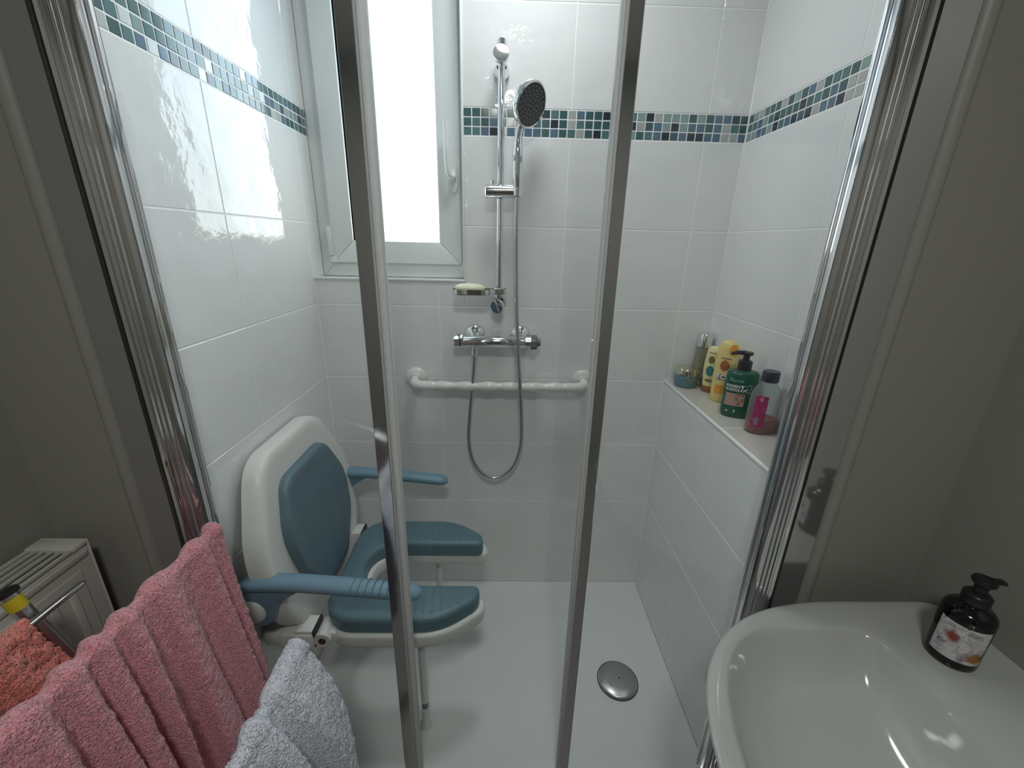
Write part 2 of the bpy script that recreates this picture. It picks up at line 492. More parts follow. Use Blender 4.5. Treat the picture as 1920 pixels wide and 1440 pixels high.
tag(b.obj('trim_8', M_PAINT), 'rounded plaster bead beside the right panel strip', kind='structure')
YB = -2.7
slab('wall_room_left', XRL-0.1, XRL, YB, YW, ZF, ZC, M_PAINT, 'painted wall behind the radiator')
slab('wall_room_right', XRR, XRR+0.1, YB, YW, ZF, ZC, M_PAINT, 'painted wall behind the basin')
slab('wall_front', XRL-0.1, XRR+0.1, YB-0.1, YB, ZF, ZC, M_PAINT, 'painted wall behind the viewer')
slab('floor', XRL-0.1, XRR+0.1, YB-0.1, YW-0.04, ZF-0.1, ZF, M_FLOOR, 'bathroom floor in front of the shower')
slab('ceiling', XRL-0.1, XRR+0.1, YB-0.1, 0.16, ZC, ZC+0.1, M_CEIL, 'white bathroom ceiling')
dr = MB(); dr.box(-0.3, 0.5, YB, YB+0.035, ZF, 0.72, 0.004)
added_door = dr.obj('added_door_1', mat('brown_wood_door', (0.17, 0.125, 0.095), 0.4, vary=(14, (0.12, 0.085, 0.065), 0.3, 0.7)))  # unseen door, added to give the chrome something brown to reflect
tag(added_door, 'unseen brown wooden door, added for its reflection in the chrome', kind='structure')
b = MB()
for (z0, z1) in ((-1.2, -0.45), (-0.3, 0.6)):
    b.box(-0.2, 0.4, YB+0.035, YB+0.045, z0, z1, 0.003)
b.obj('door_panel', added_door.data.materials[0], added_door)
b = MB(); b.tube([(0.42, YB+0.04, -0.3), (0.42, YB+0.08, -0.3), (0.33, YB+0.08, -0.3)], 0.008, 10)
b.obj('door_handle', M_CHROME_S, added_door)

# --- window
win = empty('window_1', (WX-0.24, 0.07, WZ), 'white plastic window with a bright obscure pane', kind='structure')
FY = 0.068
ZP0, ZP1 = 0.198, 0.945
def ringbox(b, x0, x1, z0, z1, w, y0, y1, c, wb=None, wr_=None):
    wb = wb or w; wr_ = wr_ or w
    # mitred frame: four trapezoid prisms
    for q in ([(x0,z0),(x1,z0),(x1-wr_,z0+wb),(x0+w,z0+wb)], [(x1,z0),(x1,z1),(x1-wr_,z1-w),(x1-wr_,z0+wb)],
              [(x1,z1),(x0,z1),(x0+w,z1-w),(x1-wr_,z1-w)], [(x0,z1),(x0,z0),(x0+w,z0+wb),(x0+w,z1-w)]):
        gap = 0.0004
        cx = sum(p[0] for p in q)/4; cz = sum(p[1] for p in q)/4
        q2 = [(px-(1 if px > cx else -1)*0, pz) for px, pz in q]
        M = Matrix(((1,0,0,0),(0,0,-1,y1),(0,1,0,0),(0,0,0,1)))   # local (x,y,z)->(x, y1-z, y)
        b.prism(q2, 0, y1-y0, bt=c, seg=2, M=M)
    return b
b = MB(); ringbox(b, XL+0.001, WX-0.001, WZ+0.001, WZT-0.001, 0.045, FY+0.012, FY+0.07, 0.002)
b.obj('frame', M_PVC, win, 25)
b = MB(); ringbox(b, XL+0.045, WX-0.016, 0.129, WZT-0.02, 0.070, FY-0.004, FY+0.045, 0.0035)
sash = b.obj('sash', M_PVC, win, 25)
b = MB(); ringbox(b, XL+0.100, -0.004+0.016, ZP0-0.014, ZP1+0.016, 0.015, FY-0.001, FY+0.03, 0.004)
b.obj('glazing_bead', M_PVC, sash, 25)
b = MB(); b.box(XL+0.105, 0.008, FY+0.022, FY+0.026, ZP0-0.01, ZP1+0.01)
b.obj('pane', M_PANE, sash, None)
# handle
b = MB(); b.prism([(0.050+0.014*cos(a), 0.382+0.034*sin(a)) for a in [2*pi*k/28 for k in range(28)]], 0, 0.010, bt=0.003, M=Matrix(((1,0,0,0),(0,0,-1,FY-0.004),(0,1,0,0),(0,0,0,1))))
b.tube([(0.050, FY-0.012, 0.392), (0.050, FY-0.040, 0.394)], 0.010, 14)
b.tube(spline([(0.054, FY-0.044, 0.390), (0.042, FY-0.047, 0.399), (0.038, FY-0.049, 0.425), (0.036, FY-0.050, 0.47), (0.0360, FY-0.047, 0.538)], 6), [0.010]*13+[0.0095]*6+[0.0085]*6, 14)
b.obj('window_handle', M_PVC, win, 40)
b = MB(); b.box(XL+0.033, XL+0.046, FY-0.010, FY+0.014, 0.150, 0.242, 0.002); b.box(XL+0.036, XL+0.056, FY-0.008, FY+0.010, 0.128, 0.148, 0.002)
b.obj('hinge_cover', M_PVC, win, 30)
b = MB(); b.lathe([(0, 0), (0.007, 0), (0.006, 0.002), (0, 0.003)], 16, frame((-0.13, FY+0.012, 0.103), (0, -1, 0)))
b.obj('screw_cap', M_PVC, win, 30)

# ================================================================= SHOWER TRAY
tray = empty('shower_tray', (0.19, -0.33, ZT), 'matt white flat shower tray on the floor of the shower', 'shower tray')
b = MB()
nx, ny = 24, 16
dx, dy = 0.607, -0.415
vs = []; fs = []
x0, x1, y0, y1 = XL+0.0005, XR1-0.0005, YW-0.07, -0.0005
def tz(x, y):
    e = min(x-x0, x1-x, y-y0, y1-y)
    z = ZT - 0.004 if e > 0.02 else ZT + 0.002
    d = sqrt((x-dx)**2+(y-dy)**2)
    return z - 0.003*max(0, 1-d/0.5)
xs = [x0, x0+0.012, x0+0.022]+[x0+0.022+(x1-x0-0.044)*k/nx for k in range(1, nx)]+[x1-0.022, x1-0.012, x1]
ys = [y0, y0+0.012, y0+0.022]+[y0+0.022+(y1-y0-0.044)*k/ny for k in range(1, ny)]+[y1-0.022, y1-0.012, y1]
for y in ys:
    for x in xs: vs.append((x, y, tz(x, y)))
X = len(xs)
for j in range(len(ys)-1):
    for i in range(X-1): fs.append((j*X+i, j*X+i+1, (j+1)*X+i+1, (j+1)*X+i))
b.add(vs, fs)
b.box(x0, x1, y0, y1, ZF+0.001, ZT-0.02)
b.add([(x0,y0,ZT-0.02),(x1,y0,ZT-0.02),(x1,y0,ZT+0.002),(x0,y0,ZT+0.002)], [(0,1,2,3)])
b.obj('tray_body', M_TRAY, tray, 40)
b = MB(); b.lathe([(0.066, ZT-0.008), (0.066, ZT-0.0035), (0.063, ZT-0.003)], 48, Matrix.Translation((dx, dy, 0)))
b.obj('drain_recess', M_DARK, tray, 40)
b = MB(); b.lathe([(0.060, ZT-0.006), (0.0605, ZT+0.001), (0.058, ZT+0.003), (0.03, ZT+0.0055), (0, ZT+0.0065)], 48, Matrix.Translation((dx, dy, 0)))
dc = b.obj('drain_cover', M_STEEL, tray, 40)
b = MB(); b.lathe([(0.0025, 0), (0.0025, 0.001), (0, 0.001)], 12, Matrix.Translation((dx+0.004, dy, ZT+0.0062)))
b.obj('centre_hole', M_DARK, dc)
b = MB(); b.lathe([(0.006, 0), (0.0065, 0.002), (0.004, 0.003), (0, 0.002)], 16, Matrix.Translation((dx-0.034, dy-0.018, ZT+0.0042)))
b.obj('lifting_screw', M_STEEL, dc)

# ================================================================= SHOWER ENCLOSURE
encl = empty('shower_enclosure', (0.19, YW-0.03, ZT), 'chrome fixed frame of the shower door, fluted jambs on both sides', 'enclosure')
def flute(side):
    # cross-section of the jamb in (x,y), built for the left, mirrored for the right
    pts = [(0.0, 0.016), (0.005, 0.016), (0.006, -0.012), (0.027, -0.014)]
    N_ = 110
    for k in range(N_+1):
        t = k/N_; r = 1.0
        if t < 0.08: r = 1.03
        elif t < 0.17: r = 0.90
        elif t < 0.50: r = 1.0+0.03*sin(pi*(t-0.17)/0.33)
        elif t < 0.84: r = 1.0-0.055*(0.5-0.5*cos(2*pi*(t-0.50)/0.34*3.0))
        elif t < 0.90: r = 0.93
        else: r = 0.99
        a_ = -pi/2*t
        pts.append((-0.012+0.041*r*cos(a_), -0.018+0.044*r*sin(a_)))
    pts += [(-0.0125, -0.0605), (-0.0125, -0.0072), (0.0, -0.0062)]
    return pts
def jamb(side):
    b = MB(); o = flute(side)
    if side < 0: out = [(XL+x, YW+y) for x, y in o]
    else: out = [(XR1-x, YW+y) for x, y in o][::-1]
    b.prism(out, ZT+0.02, ZC-0.16)
    return b.obj('jamb', M_CHROME, encl, 28)
jamb(-1); jamb(1)
b = MB(); b.box(XL-0.0205, XL-0.0127, YW-0.056, YW-0.0065, ZT+0.02, ZC-0.16); b.obj('shadow_strip', M_DARK, encl, None)  # black strip stands in for the shadow along the left jamb edge
b = MB(); b.box(XR1+0.0127, XR1+0.0190, YW-0.0605, YW-0.0065, ZT+0.02, ZC-0.16); b.obj('shadow_strip', M_DARK, encl, None)  # same painted shadow line beside the right jamb
b = MB(); b.box(XL-0.034, XL-0.0207, YW-0.050, YW-0.0065, ZT+0.02, ZC-0.16, 0.003); b.obj('wall_channel', M_CHROME_K, encl, 30)
b = MB(); b.box(XL+0.03, XR1-0.03, YW-0.058, YW-0.026, ZT+0.003, ZT+0.011, 0.002); b.obj('bottom_rail', M_CHROME_D, encl)
b = MB(); b.box(XL+0.001, XR1-0.001, YW-0.060, YW-0.010, ZC-0.159, ZC-0.11, 0.003); b.obj('top_rail', M_CHROME_D, encl)
YG = -0.680
Z0g, Z1g = ZT+0.012, ZC-0.165
def door(label, gx0, gx1, stile=None, seal=None, ledges=None):
    d = empty('shower_door', ((gx0+gx1)/2, YG, Z0g), label, 'shower door', 'folding glass panels of the shower door')
    b = MB(); b.box(gx0, gx1, YG-0.0025, YG+0.0025, Z0g, Z1g); b.obj('glass', M_GLASS, d, None)
    if stile:
        b = MB(); b.box(stile[0], stile[1], YG-0.010, YG+0.012, Z0g, Z1g, 0.0015)
        s = b.obj('stile', M_CHROME_D, d, None)
    if seal:
        b = MB()
        for a, c, y in seal: b.box(a, c, YG-y, YG+y, Z0g, Z1g, 0.001)
        b.obj('seal', M_SEAL, d, None)
    return d
door('left glass panel of the folding shower door', XL+0.030, -0.022, (-0.024, 0.002), [(0.0026, 0.0052, 0.0115)])
door('middle glass panel of the folding shower door', 0.018, 0.369, (0.0056, 0.0185, 0.0)[:2] and None, [(0.0056, 0.0100, 0.006), (0.0104, 0.0180, 0.010), (0.3694, 0.3735, 0.009)])
door('right glass panel of the folding shower door', 0.399, XR1-0.030, (0.3790, 0.4000), [(0.3742, 0.3784, 0.011)])

# ================================================================= SHOWER RAIL SET
rail = empty('shower_rail', (0.198, -0.05, 0.01), 'tall chrome riser rail fixed to the tiled back wall', 'shower rail')
RX, RY = 0.198, -0.055
b = MB(); b.lathe([(0, 0.0), (0.0098, 0.001), (0.0098, 0.668), (0, 0.669)], 28, Matrix.Translation((RX, RY, 0.045)))
b.obj('riser_tube', M_CHROME, rail, 40)
b = MB()
b.lathe([(0, 0.652), (0.0135, 0.653), (0.0135, 0.712), (0.012, 0.714), (0, 0.714)], 28, Matrix.Translation((RX, RY+0.006, 0)))
b.lathe([(0.021, 0), (0.021, 0.012), (0.016, 0.022), (0.014, 0.05)], 28, frame((RX, 0, 0.655), (0, -1, 0)))
dome = [(0.0, 0.0)]
b.lathe([(0.014, 0.0), (0.0215, 0.004), (0.0225, 0.012), (0.021, 0.016), (0, 0.018)], 32, frame((RX-0.002, RY-0.006, 0.672), (0, -1, 0.25)))
b.obj('top_bracket', M_CHROME, rail, 40)
b = MB()
b.lathe([(0.021, 0), (0.021, 0.012), (0.016, 0.022), (0.014, 0.05)], 28, frame((RX, 0, 0.03), (0, -1, 0)))
b.lathe([(0.014, 0.0), (0.0205, 0.004), (0.0215, 0.012), (0.020, 0.016), (0, 0.018)], 32, frame((RX-0.002, RY-0.004, 0.016), (-0.35, -1, -0.35)), 1.0, 1.15)
b.obj('bottom_bracket', M_CHROME, rail, 40)
b = MB()
b.lathe([(0, 0), (0.0165, 0.002), (0.019, 0.004), (0.019, 0.086), (0.0165, 0.0875), (0.0165, 0.0885), (0.019, 0.090), (0.019, 0.098), (0.016, 0.101), (0, 0.102)], 32, frame((0.153, RY-0.014, 0.343), (1, 0, 0)))
b.lathe([(0.006, 0), (0.006, 0.016), (0, 0.017)], 16, frame((0.176, RY-0.012, 0.356), (0, 0, 1)))
b.box(0.214, 0.254, RY-0.028, RY-0.004, 0.330, 0.357, 0.006)
b.obj('slider', M_CHROME, rail, 40)

# soap dish clamped on the rail
dish = empty('soap_dish', (0.12, -0.09, 0.06), 'small chrome ring soap dish at the foot of the riser rail', 'soap dish')
b = MB()
ol = roundpoly([(0.056, -0.045, 0.022), (0.150, -0.045, 0.02), (0.176, -0.050, 0.02), (0.222, -0.038, 0.012), (0.222, -0.074, 0.014), (0.182, -0.082, 0.02), (0.158, -0.115, 0.03), (0.056, -0.115, 0.022)], 6)
b.prism(ol, 0.0505, 0.0535, 0.001)
b.obj('dish_base', M_CHROME, dish)
b = MB()
n = len(ol); cx = 0.125; cy = -0.08
vs = []; fs = []
for (x, y) in ol:
    p = Vector((x, y)); q = Vector((cx, cy)); d = (q-p).normalized()*0.0022
    vs += [(x, y, 0.0505), (x, y, 0.0665), (x+d.x, y+d.y, 0.0665), (x+d.x, y+d.y, 0.0536)]
for i in range(n):
    j = (i+1) % n
    for k in range(4):
        k2 = (k+1) % 4
        fs.append((i*4+k, j*4+k, j*4+k2, i*4+k2))
b.add(vs, fs)
b.obj('dish_rim', M_CHROME, dish, 40)
b = MB(); b.lathe([(0.0098, 0.037), (0.0155, 0.038), (0.0165, 0.042), (0.0165, 0.066), (0.015, 0.068), (0.0099, 0.068)], 28, Matrix.Translation((RX, RY, 0)))
b.obj('clamp_ring', M_CHROME, dish, 40)
b = MB()
b.lathe([(0, 0), (0.028, 0.002), (0.036, 0.008), (0.0375, 0.016), (0.034, 0.022), (0.022, 0.027), (0, 0.029)], 40, Matrix.Translation((0.108, -0.080, 0.0540)), 1.25, 0.80)
tag(b.obj('soap_bar', M_SOAP, None, 60), 'pale cream bar of soap lying in the chrome dish', 'soap')

# hand shower
hs = empty('hand_shower', (0.255, -0.09, 0.36), 'chrome hand shower with dark grey spray face, held by the rail slider', 'shower head')
HN = Vector((0.66, -0.64, -0.39)).normalized()
HC = Vector((0.276, -0.105, 0.553))
MH = frame(HC, HN, (0, 0, 1)) @ Matrix.Scale(1.07, 4)
b = MB(); b.lathe([(0, -0.030), (0.020, -0.029), (0.040, -0.021), (0.0505, -0.010), (0.0525, -0.002), (0.0515, 0.004), (0.047, 0.006), (0.046, 0.003)], 56, MH)
hb = b.obj('head_shell', M_CHROME, hs, 50)
b = MB(); b.lathe([(0.0468, 0.0015), (0.0460, 0.0040), (0.03, 0.0056), (0, 0.0066)], 56, MH)
fp = b.obj('spray_plate', M_SPRAY, hs, 50)
b = MB()
for r, nn, ph in ((0.006, 3, 0), (0.014, 8, .2), (0.022, 12, .1), (0.0305, 16, 0.3), (0.039, 20, 0.05)):
    for k in range(nn):
        a = 2*pi*k/nn+ph; z = 0.0066-0.0028*(r/0.046)**2
        b.lathe([(0.0012, 0), (0.0010, 0.0014), (0, 0.0018)], 6, MH @ Matrix.Translation((r*cos(a), r*sin(a), z-0.0004)))
nz = b.obj('nozzle', M_NOZ, fp, None); nz['kind'] = 'stuff'
b = MB()
hp = spline([(0.2475, -0.083, 0.352), (0.2465, -0.086, 0.39), (0.246, -0.088, 0.44), (0.247, -0.086, 0.478), (0.253, -0.083, 0.508), (0.262, -0.086, 0.536)], 6)
rr_ = [0.0105+0.0045*sin(pi*min(1, i/18)) for i in range(len(hp))]
b.tube(hp, rr_, 20); b.obj('handle', M_CHROME, hs, 60)
b = MB(); b.lathe([(0.0085, 0), (0.0115, 0.003), (0.0125, 0.022), (0.0105, 0.024)], 24, frame((0.2475, -0.083, 0.330), (0, 0, 1)))
b.obj('hose_nut', M_CHROME, hs, 40)

hosep = [(0.2475,-0.083,0.330),(0.247,-0.082,0.256),(0.250,-0.080,0.135),(0.254,-0.088,0.007),(0.260,-0.098,-0.111),(0.271,-0.101,-0.235),(0.281,-0.085,-0.375),(0.281,-0.070,-0.474),(0.262,-0.060,-0.555),(0.228,-0.055,-0.600),(0.187,-0.055,-0.617),(0.143,-0.055,-0.595),(0.110,-0.055,-0.540),(0.097,-0.055,-0.463),(0.101,-0.055,-0.371),(0.112,-0.060,-0.251),(0.119,-0.066,-0.165),(0.120,-0.068,-0.146)]
sp = spline(hosep, 24)
# resample evenly
L = [0]
for a, c in zip(sp, sp[1:]): L.append(L[-1]+(c-a).length)
tot = L[-1]; N = 620; ev = []; k = 0
for i in range(N+1):
    d = tot*i/N
    while k < len(L)-2 and L[k+1] < d: k += 1
    tt = (d-L[k])/max(1e-9, L[k+1]-L[k]); ev.append(sp[k].lerp(sp[k+1], tt))
b = MB(); b.tube(ev, [0.0068 if i % 2 else 0.0058 for i in range(N+1)], 12)
tag(b.obj('shower_hose', M_CHROME_S, None, 80), 'flexible ribbed metal hose looping down below the mixer tap', 'hose')

# mixer
mix = empty('mixer_tap', (0.195, -0.05, -0.1), 'horizontal chrome thermostatic shower mixer bar on the back wall', 'mixer tap')
MY, MZ = -0.062, -0.1035
b = MB(); b.lathe([(0, 0), (0.017, 0.0005), (0.0185, 0.003), (0.0185, 0.217), (0.017, 0.219), (0, 0.219)], 32, frame((0.083, MY, MZ), (1, 0, 0)))
b.obj('mixer_body', M_CHROME, mix, 40)
for x in (0.116, 0.270):
    b = MB(); b.lathe([(0.036, 0), (0.0355, 0.005), (0.030, 0.012), (0.018, 0.018), (0.014, 0.022), (0.013, 0.050)], 40, frame((x, 0, -0.096), (0, -1, -0.12)))
    b.obj('wall_flange', M_CHROME, mix, 40)
def knob(b, x0, dirx, L_, r, nf):
    rr = [(r*(1.0 if k % 2 else 0.90)*cos(2*pi*k/nf), r*(1.0 if k % 2 else 0.90)*sin(2*pi*k/nf)) for k in range(nf)]
    b.prism(rr, 0, L_, 0.004, 0.002, 2, frame((x0, MY, MZ), (dirx, 0, 0)))
b = MB(); knob(b, 0.082, -1, 0.029, 0.0225, 12); b.box(0.062, 0.074, MY-0.006, MY+0.006, MZ+0.019, MZ+0.026, 0.002)
b.obj('temperature_knob', M_CHROME, mix, 30)
b = MB(); b.lathe([(0.0195, 0), (0.0205, 0.018), (0.018, 0.019)], 28, frame((0.285, MY, MZ), (1, 0, 0)))
b.obj('collar', M_CHROME_S, mix, 30)
b = MB(); knob(b, 0.303, 1, 0.021, 0.0245, 20)
b.lathe([(0.013, 0), (0.013, 0.010), (0.010, 0.012), (0, 0.012)], 20, frame((0.323, MY, MZ), (1, 0, 0)))
b.obj('flow_knob', M_GREY, mix, 30)
b = MB(); b.lathe([(0.008, 0), (0.008, 0.012), (0.0105, 0.014), (0.0105, 0.028), (0.008, 0.031)], 20, frame((0.120, MY-0.004, MZ-0.014), (0, -0.05, -1)))
b.obj('hose_outlet', M_CHROME, mix, 30)

# grab bar
gb = empty('grab_bar', (0.2, -0.05, -0.26), 'white wavy plastic grab bar across the back wall', 'grab bar')
for x in (-0.088, 0.494):
    b = MB(); b.lathe([(0.0385, 0), (0.038, 0.004), (0.030, 0.010), (0.019, 0.013), (0.017, 0.02)], 40, frame((x, 0, -0.252), (0, -1, 0)))
    b.obj('wall_flange', M_GPLAST, gb, 50)
pts = spline([(-0.088, -0.012, -0.252), (-0.087, -0.034, -0.254), (-0.078, -0.052, -0.257), (-0.058, -0.058, -0.260)], 6)[:-1]
n1 = len(pts)
for i in range(97): pts.append(Vector((-0.058+0.522*i/96, -0.058, -0.260)))
pts += spline([(0.464, -0.058, -0.260), (0.484, -0.052, -0.257), (0.493, -0.034, -0.254), (0.494, -0.012, -0.252)], 6)[1:]
rad = []
for i, p in enumerate(pts):
    u = (p.x+0.058)/0.522
    rad.append(0.0155+(0.0023*cos(2*pi*u*7) if 0.08 < u < 0.92 else 0.0008))
b = MB(); b.tube(pts, rad, 24); b.obj('rail', M_GPLAST, gb, 60)

# ================================================================= SHOWER SEAT
seat = empty('folding_shower_chair', (XL+0.02, -0.38, -0.78), 'wall mounted fold-down shower seat with blue grey padding, backrest and two arms', 'shower chair')
YC = -0.372
MBK = frame((-0.372, YC, -0.300), (1, 0, 0.15), (0, 1, 0))     # local x = along Y, local y = up the back, z = outwards
def bk(xz): return xz
zt = 0.010; zb = -0.500
ol = roundpoly([(-0.155, zt, 0.10), (0.155, zt, 0.10), (0.268, -0.20, 0.25), (0.240, -0.40, 0.16), (0.140, zb, 0.07), (-0.140, zb, 0.07), (-0.240, -0.40, 0.16), (-0.268, -0.20, 0.25)], 8)
def loftback(ol, z0, z1, inset, bulge, name, mt, parent, cup=0.0, ribs=0.0, rcount=7):
    # outline -> rounded, slightly dished shell
    n = len(ol); cx = sum(p[0] for p in ol)/n; cy = sum(p[1] for p in ol)/n
    bm = bmesh.new(); rings = []
    prof = [(1.0, z0), (1.0, z0+(z1-z0)*0.55), (0.985, z0+(z1-z0)*0.85), (0.955, z1)]
    for k in range(1, 15): prof.append((0.955*(1-k/15.0), z1))
    mw = max(abs(p[0]-cx) for p in ol)
    for s_, z in prof:
        ring = []
        for x, y in ol:
            xx = cx+(x-cx)*s_; yy = cy+(y-cy)*s_
            zz = z
            q = abs(xx-cx)/mw
            if s_ < 0.99:
                zz += cup*q*q*(1 if s_ < 0.96 else 0.8) + bulge*(1-s_*s_)
                if ribs and s_ < 0.93: zz += ribs*(abs(sin(pi*rcount*(xx-cx)/(2*mw)))**0.5-1)*min(1, (0.955-s_)*12)
            ring.append(bm.verts.new((xx, yy, zz)))
        rings.append(ring)
    c = bm.verts.new((cx, cy, z1+bulge))
    for a, d in zip(rings, rings[1:]):
        for k in range(n): bm.faces.new((a[k], a[(k+1) % n], d[(k+1) % n], d[k]))
    for k in range(n): bm.faces.new((rings[-1][k], rings[-1][(k+1) % n], c))
    bm.faces.new(rings[0][::-1])
    bb = MB(); bb.bm(bm, MBK)
    return bb.obj(name, mt, parent, 60)
loftback(ol, -0.018, 0.022, 0, -0.004, 'backrest', M_WPLAST, seat, cup=0.012)
ol2 = roundpoly([(-0.115, -0.070, 0.055), (0.115, -0.070, 0.055), (0.178, -0.200, 0.16), (0.155, -0.330, 0.12), (0.068, -0.445, 0.05), (-0.068, -0.445, 0.05), (-0.155, -0.330, 0.12), (-0.178, -0.200, 0.16)], 10)
loftback(ol2, 0.012, 0.042, 0, 0.0, 'back_pad', M_BLUE, seat, cup=0.010, ribs=0.0035, rcount=6)
# lower shell joining backrest to hinges
b = MB()
b.box(-0.395, -0.285, -0.585, -0.160, -0.800, -0.752, 0.014)
b.box(-0.340, -0.250, -0.605, -0.545, -0.795, -0.735, 0.012)
b.box(-0.340, -0.250, -0.215, -0.160, -0.795, -0.735, 0.012)
b.obj('mounting_frame', M_WPLAST, seat, 40)
SY = -0.388
def horseshoe(g, xr, xt, hw, ro, xi, hi, ri):
    """outline in (x, y); g grows outwards"""
    pts = [(xr-g, SY-hw-g, 0.085), (xt-0.095+g*0.4, SY-hw-g, ro), (xt+g, SY-hw+0.072-g*0.4, 0.10), (xt+g, SY-hi+g, 0.018), (xi+g, SY-hi+g, ri), (xi+g, SY+hi-g, ri), (xt+g, SY+hi-g, 0.018), (xt+g, SY+hw-0.072+g*0.4, 0.10), (xt-0.095+g*0.4, SY+hw+g, ro), (xr-g, SY+hw+g, 0.085)]
    return roundpoly(pts, 9)
b = MB(); b.prism(horseshoe(0.0, -0.245, 0.158, 0.200, 0.170, -0.180, 0.082, 0.080), -0.748, -0.700, 0.015, 0.0, 4)
b.obj('seat_cushion', M_BLUE, seat, 60)
# shallow grooves of the cushion as raised ribs
for s_ in (-1, 1):
    for k in range(7):
        b = MB()
        x = -0.030+k*0.022
        y0_ = SY+s_*0.100; y1_ = SY+s_*(0.180-max(0, k-3)*0.010)
        b.tube(spline([(x+0.004*s_, y0_, -0.6995), (x, (y0_+y1_)/2, -0.6993), (x-0.004*s_, y1_, -0.6998)], 4), 0.0024, 6, flat=0.6)
        b.obj('cushion_rib', M_BLUE, seat, 60)
b = MB(); b.prism(horseshoe(0.013, -0.235, 0.160, 0.196, 0.180, -0.180, 0.100, 0.080), -0.795, -0.744, 0.012, 0.022, 4)
b.obj('seat_base', M_WPLAST, seat, 60)
for y in (SY-0.185, SY+0.185):
    h = MB()
    h.box(-0.300, -0.252, y-0.026, y+0.026, -0.778, -0.728, 0.004)
    h.tube([(-0.232, y-0.028, -0.757), (-0.232, y+0.028, -0.757)], 0.021, 24)
    h.box(-0.232, -0.200, y-0.018, y+0.018, -0.775, -0.742, 0.006)
    ho = h.obj('hinge', M_WPLAST, seat, 35)
    h = MB(); h.box(-0.2545, -0.2495, y-0.0265, y+0.0265, -0.7785, -0.7275); 
    h.lathe([(0.0095, 0), (0.0095, 0.0295), (0, 0.0295)], 16, frame((-0.232, y, -0.757), (0, -1, 0)))
    h.obj('pivot_recess', M_DARK, ho, 30)
for y in (-0.547, -0.229):
    lg = MB(); lg.lathe([(0.0105, -0.785), (0.0105, -1.052), (0.008, -1.054), (0.008, -1.075), (0.0105, -1.077), (0.012, -1.135), (0.017, -1.1455), (0.017, -1.1535), (0, -1.1535)], 24, Matrix.Translation((0.003, y, 0)))
    lo = lg.obj('leg', M_WPLAST, seat, 35)
    lg = MB(); lg.lathe([(0.0092, -1.0535), (0.0092, -1.0755)], 24, Matrix.Translation((0.003, y, 0)))
    lg.obj('leg_joint', M_GREY, lo, 35)
# arms
for s_, y, zs in ((-1, -0.622, 0.0), (1, -0.135, 0.0)):
    ar = MB()
    path = spline([(-0.388, y, -0.575), (-0.372, y, -0.556), (-0.340, y, -0.549), (-0.25, y, -0.551), (-0.12, y, -0.563), (-0.01, y, -0.575), (0.018, y, -0.579), (0.030, y, -0.581)], 10)
    n = len(path); rads = []
    for i, p in enumerate(path):
        r = 0.0235
        if p.x < -0.35: r *= 0.75+0.25*max(0, (p.x+0.388)/0.038)
        if p.x > -0.002: r *= sqrt(max(0.05, 1-((p.x+0.002)/0.0335)**2))
        rads.append(r)
    ar.tube(path, rads, 24, flat=0.72)
    # web down to the pivot
    web = roundpoly([(-0.392, -0.560, 0.004), (-0.230, -0.553, 0.002), (-0.300, -0.600, 0.03), (-0.322, -0.668, 0.036), (-0.402, -0.668, 0.03)], 6)
    ar.prism(web, -0.013, 0.013, 0.004, 0.004, 2, Matrix(((1,0,0,0),(0,0,-1,y),(0,1,0,0),(0,0,0,1))))
    # grip grooves
    arm = ar.obj('armrest', M_BLUEARM, seat, 50)
    if s_ > 0: kk = 0
    else: kk = 8
    gr = MB()
    for k in range(kk):
        x = -0.125+k*0.0165
        c = Vector((x, y, -0.5630-0.0011*k))
        gr.tube([c+Vector((0.002*cos(a), 0.0237*cos(a), 0.0173*sin(a))) for a in [pi*q/14 for q in range(15)]], 0.0011, 6)
    if kk: gr.obj('grip_ribs', mat('grip_groove', (0.10, 0.18, 0.24), 0.5), arm, 50)['kind'] = 'stuff'
    cp = MB(); cp.lathe([(0.0, 0.022), (0.026, 0.020), (0.034, 0.014), (0.036, 0.0), (0.036, -0.030)], 36, frame((-0.366, y, -0.627), (0, s_, 0)))
    cp.box(-0.398, -0.355, y+0.014 if s_ < 0 else y-0.050, y+0.050 if s_ < 0 else y-0.014, -0.70, -0.585, 0.008)
    cp.obj('pivot_cap', M_WPLAST, seat, 45)

# ================================================================= BOTTLES ON THE LEDGE
def T(x, y, z=ZL, rz=0.0): return Matrix.Translation((x, y, z)) @ Matrix.Rotation(rz, 4, 'Z')
def shell(prof, M, n=40, p=2.0, name='body', mt=None, parent=None, smooth=50):
    """prof: [(rx, ry, z)], superellipse exponent p"""
    b = MB(); vs = []; fs = []
    for rx, ry, z in prof:
        for k in range(n):
            a = 2*pi*k/n; c, s = cos(a), sin(a)
            vs.append((rx*math.copysign(abs(c)**(2/p), c), ry*math.copysign(abs(s)**(2/p), s), z))
    for i in range(len(prof)-1):
        for k in range(n):
            k2 = (k+1) % n; fs.append((i*n+k, i*n+k2, (i+1)*n+k2, (i+1)*n+k))
    fs.append(tuple(range(n-1, -1, -1))); fs.append(tuple((len(prof)-1)*n+k for k in range(n)))
    b.add(vs, fs, M)
    return b.obj(name, mt, parent, smooth)
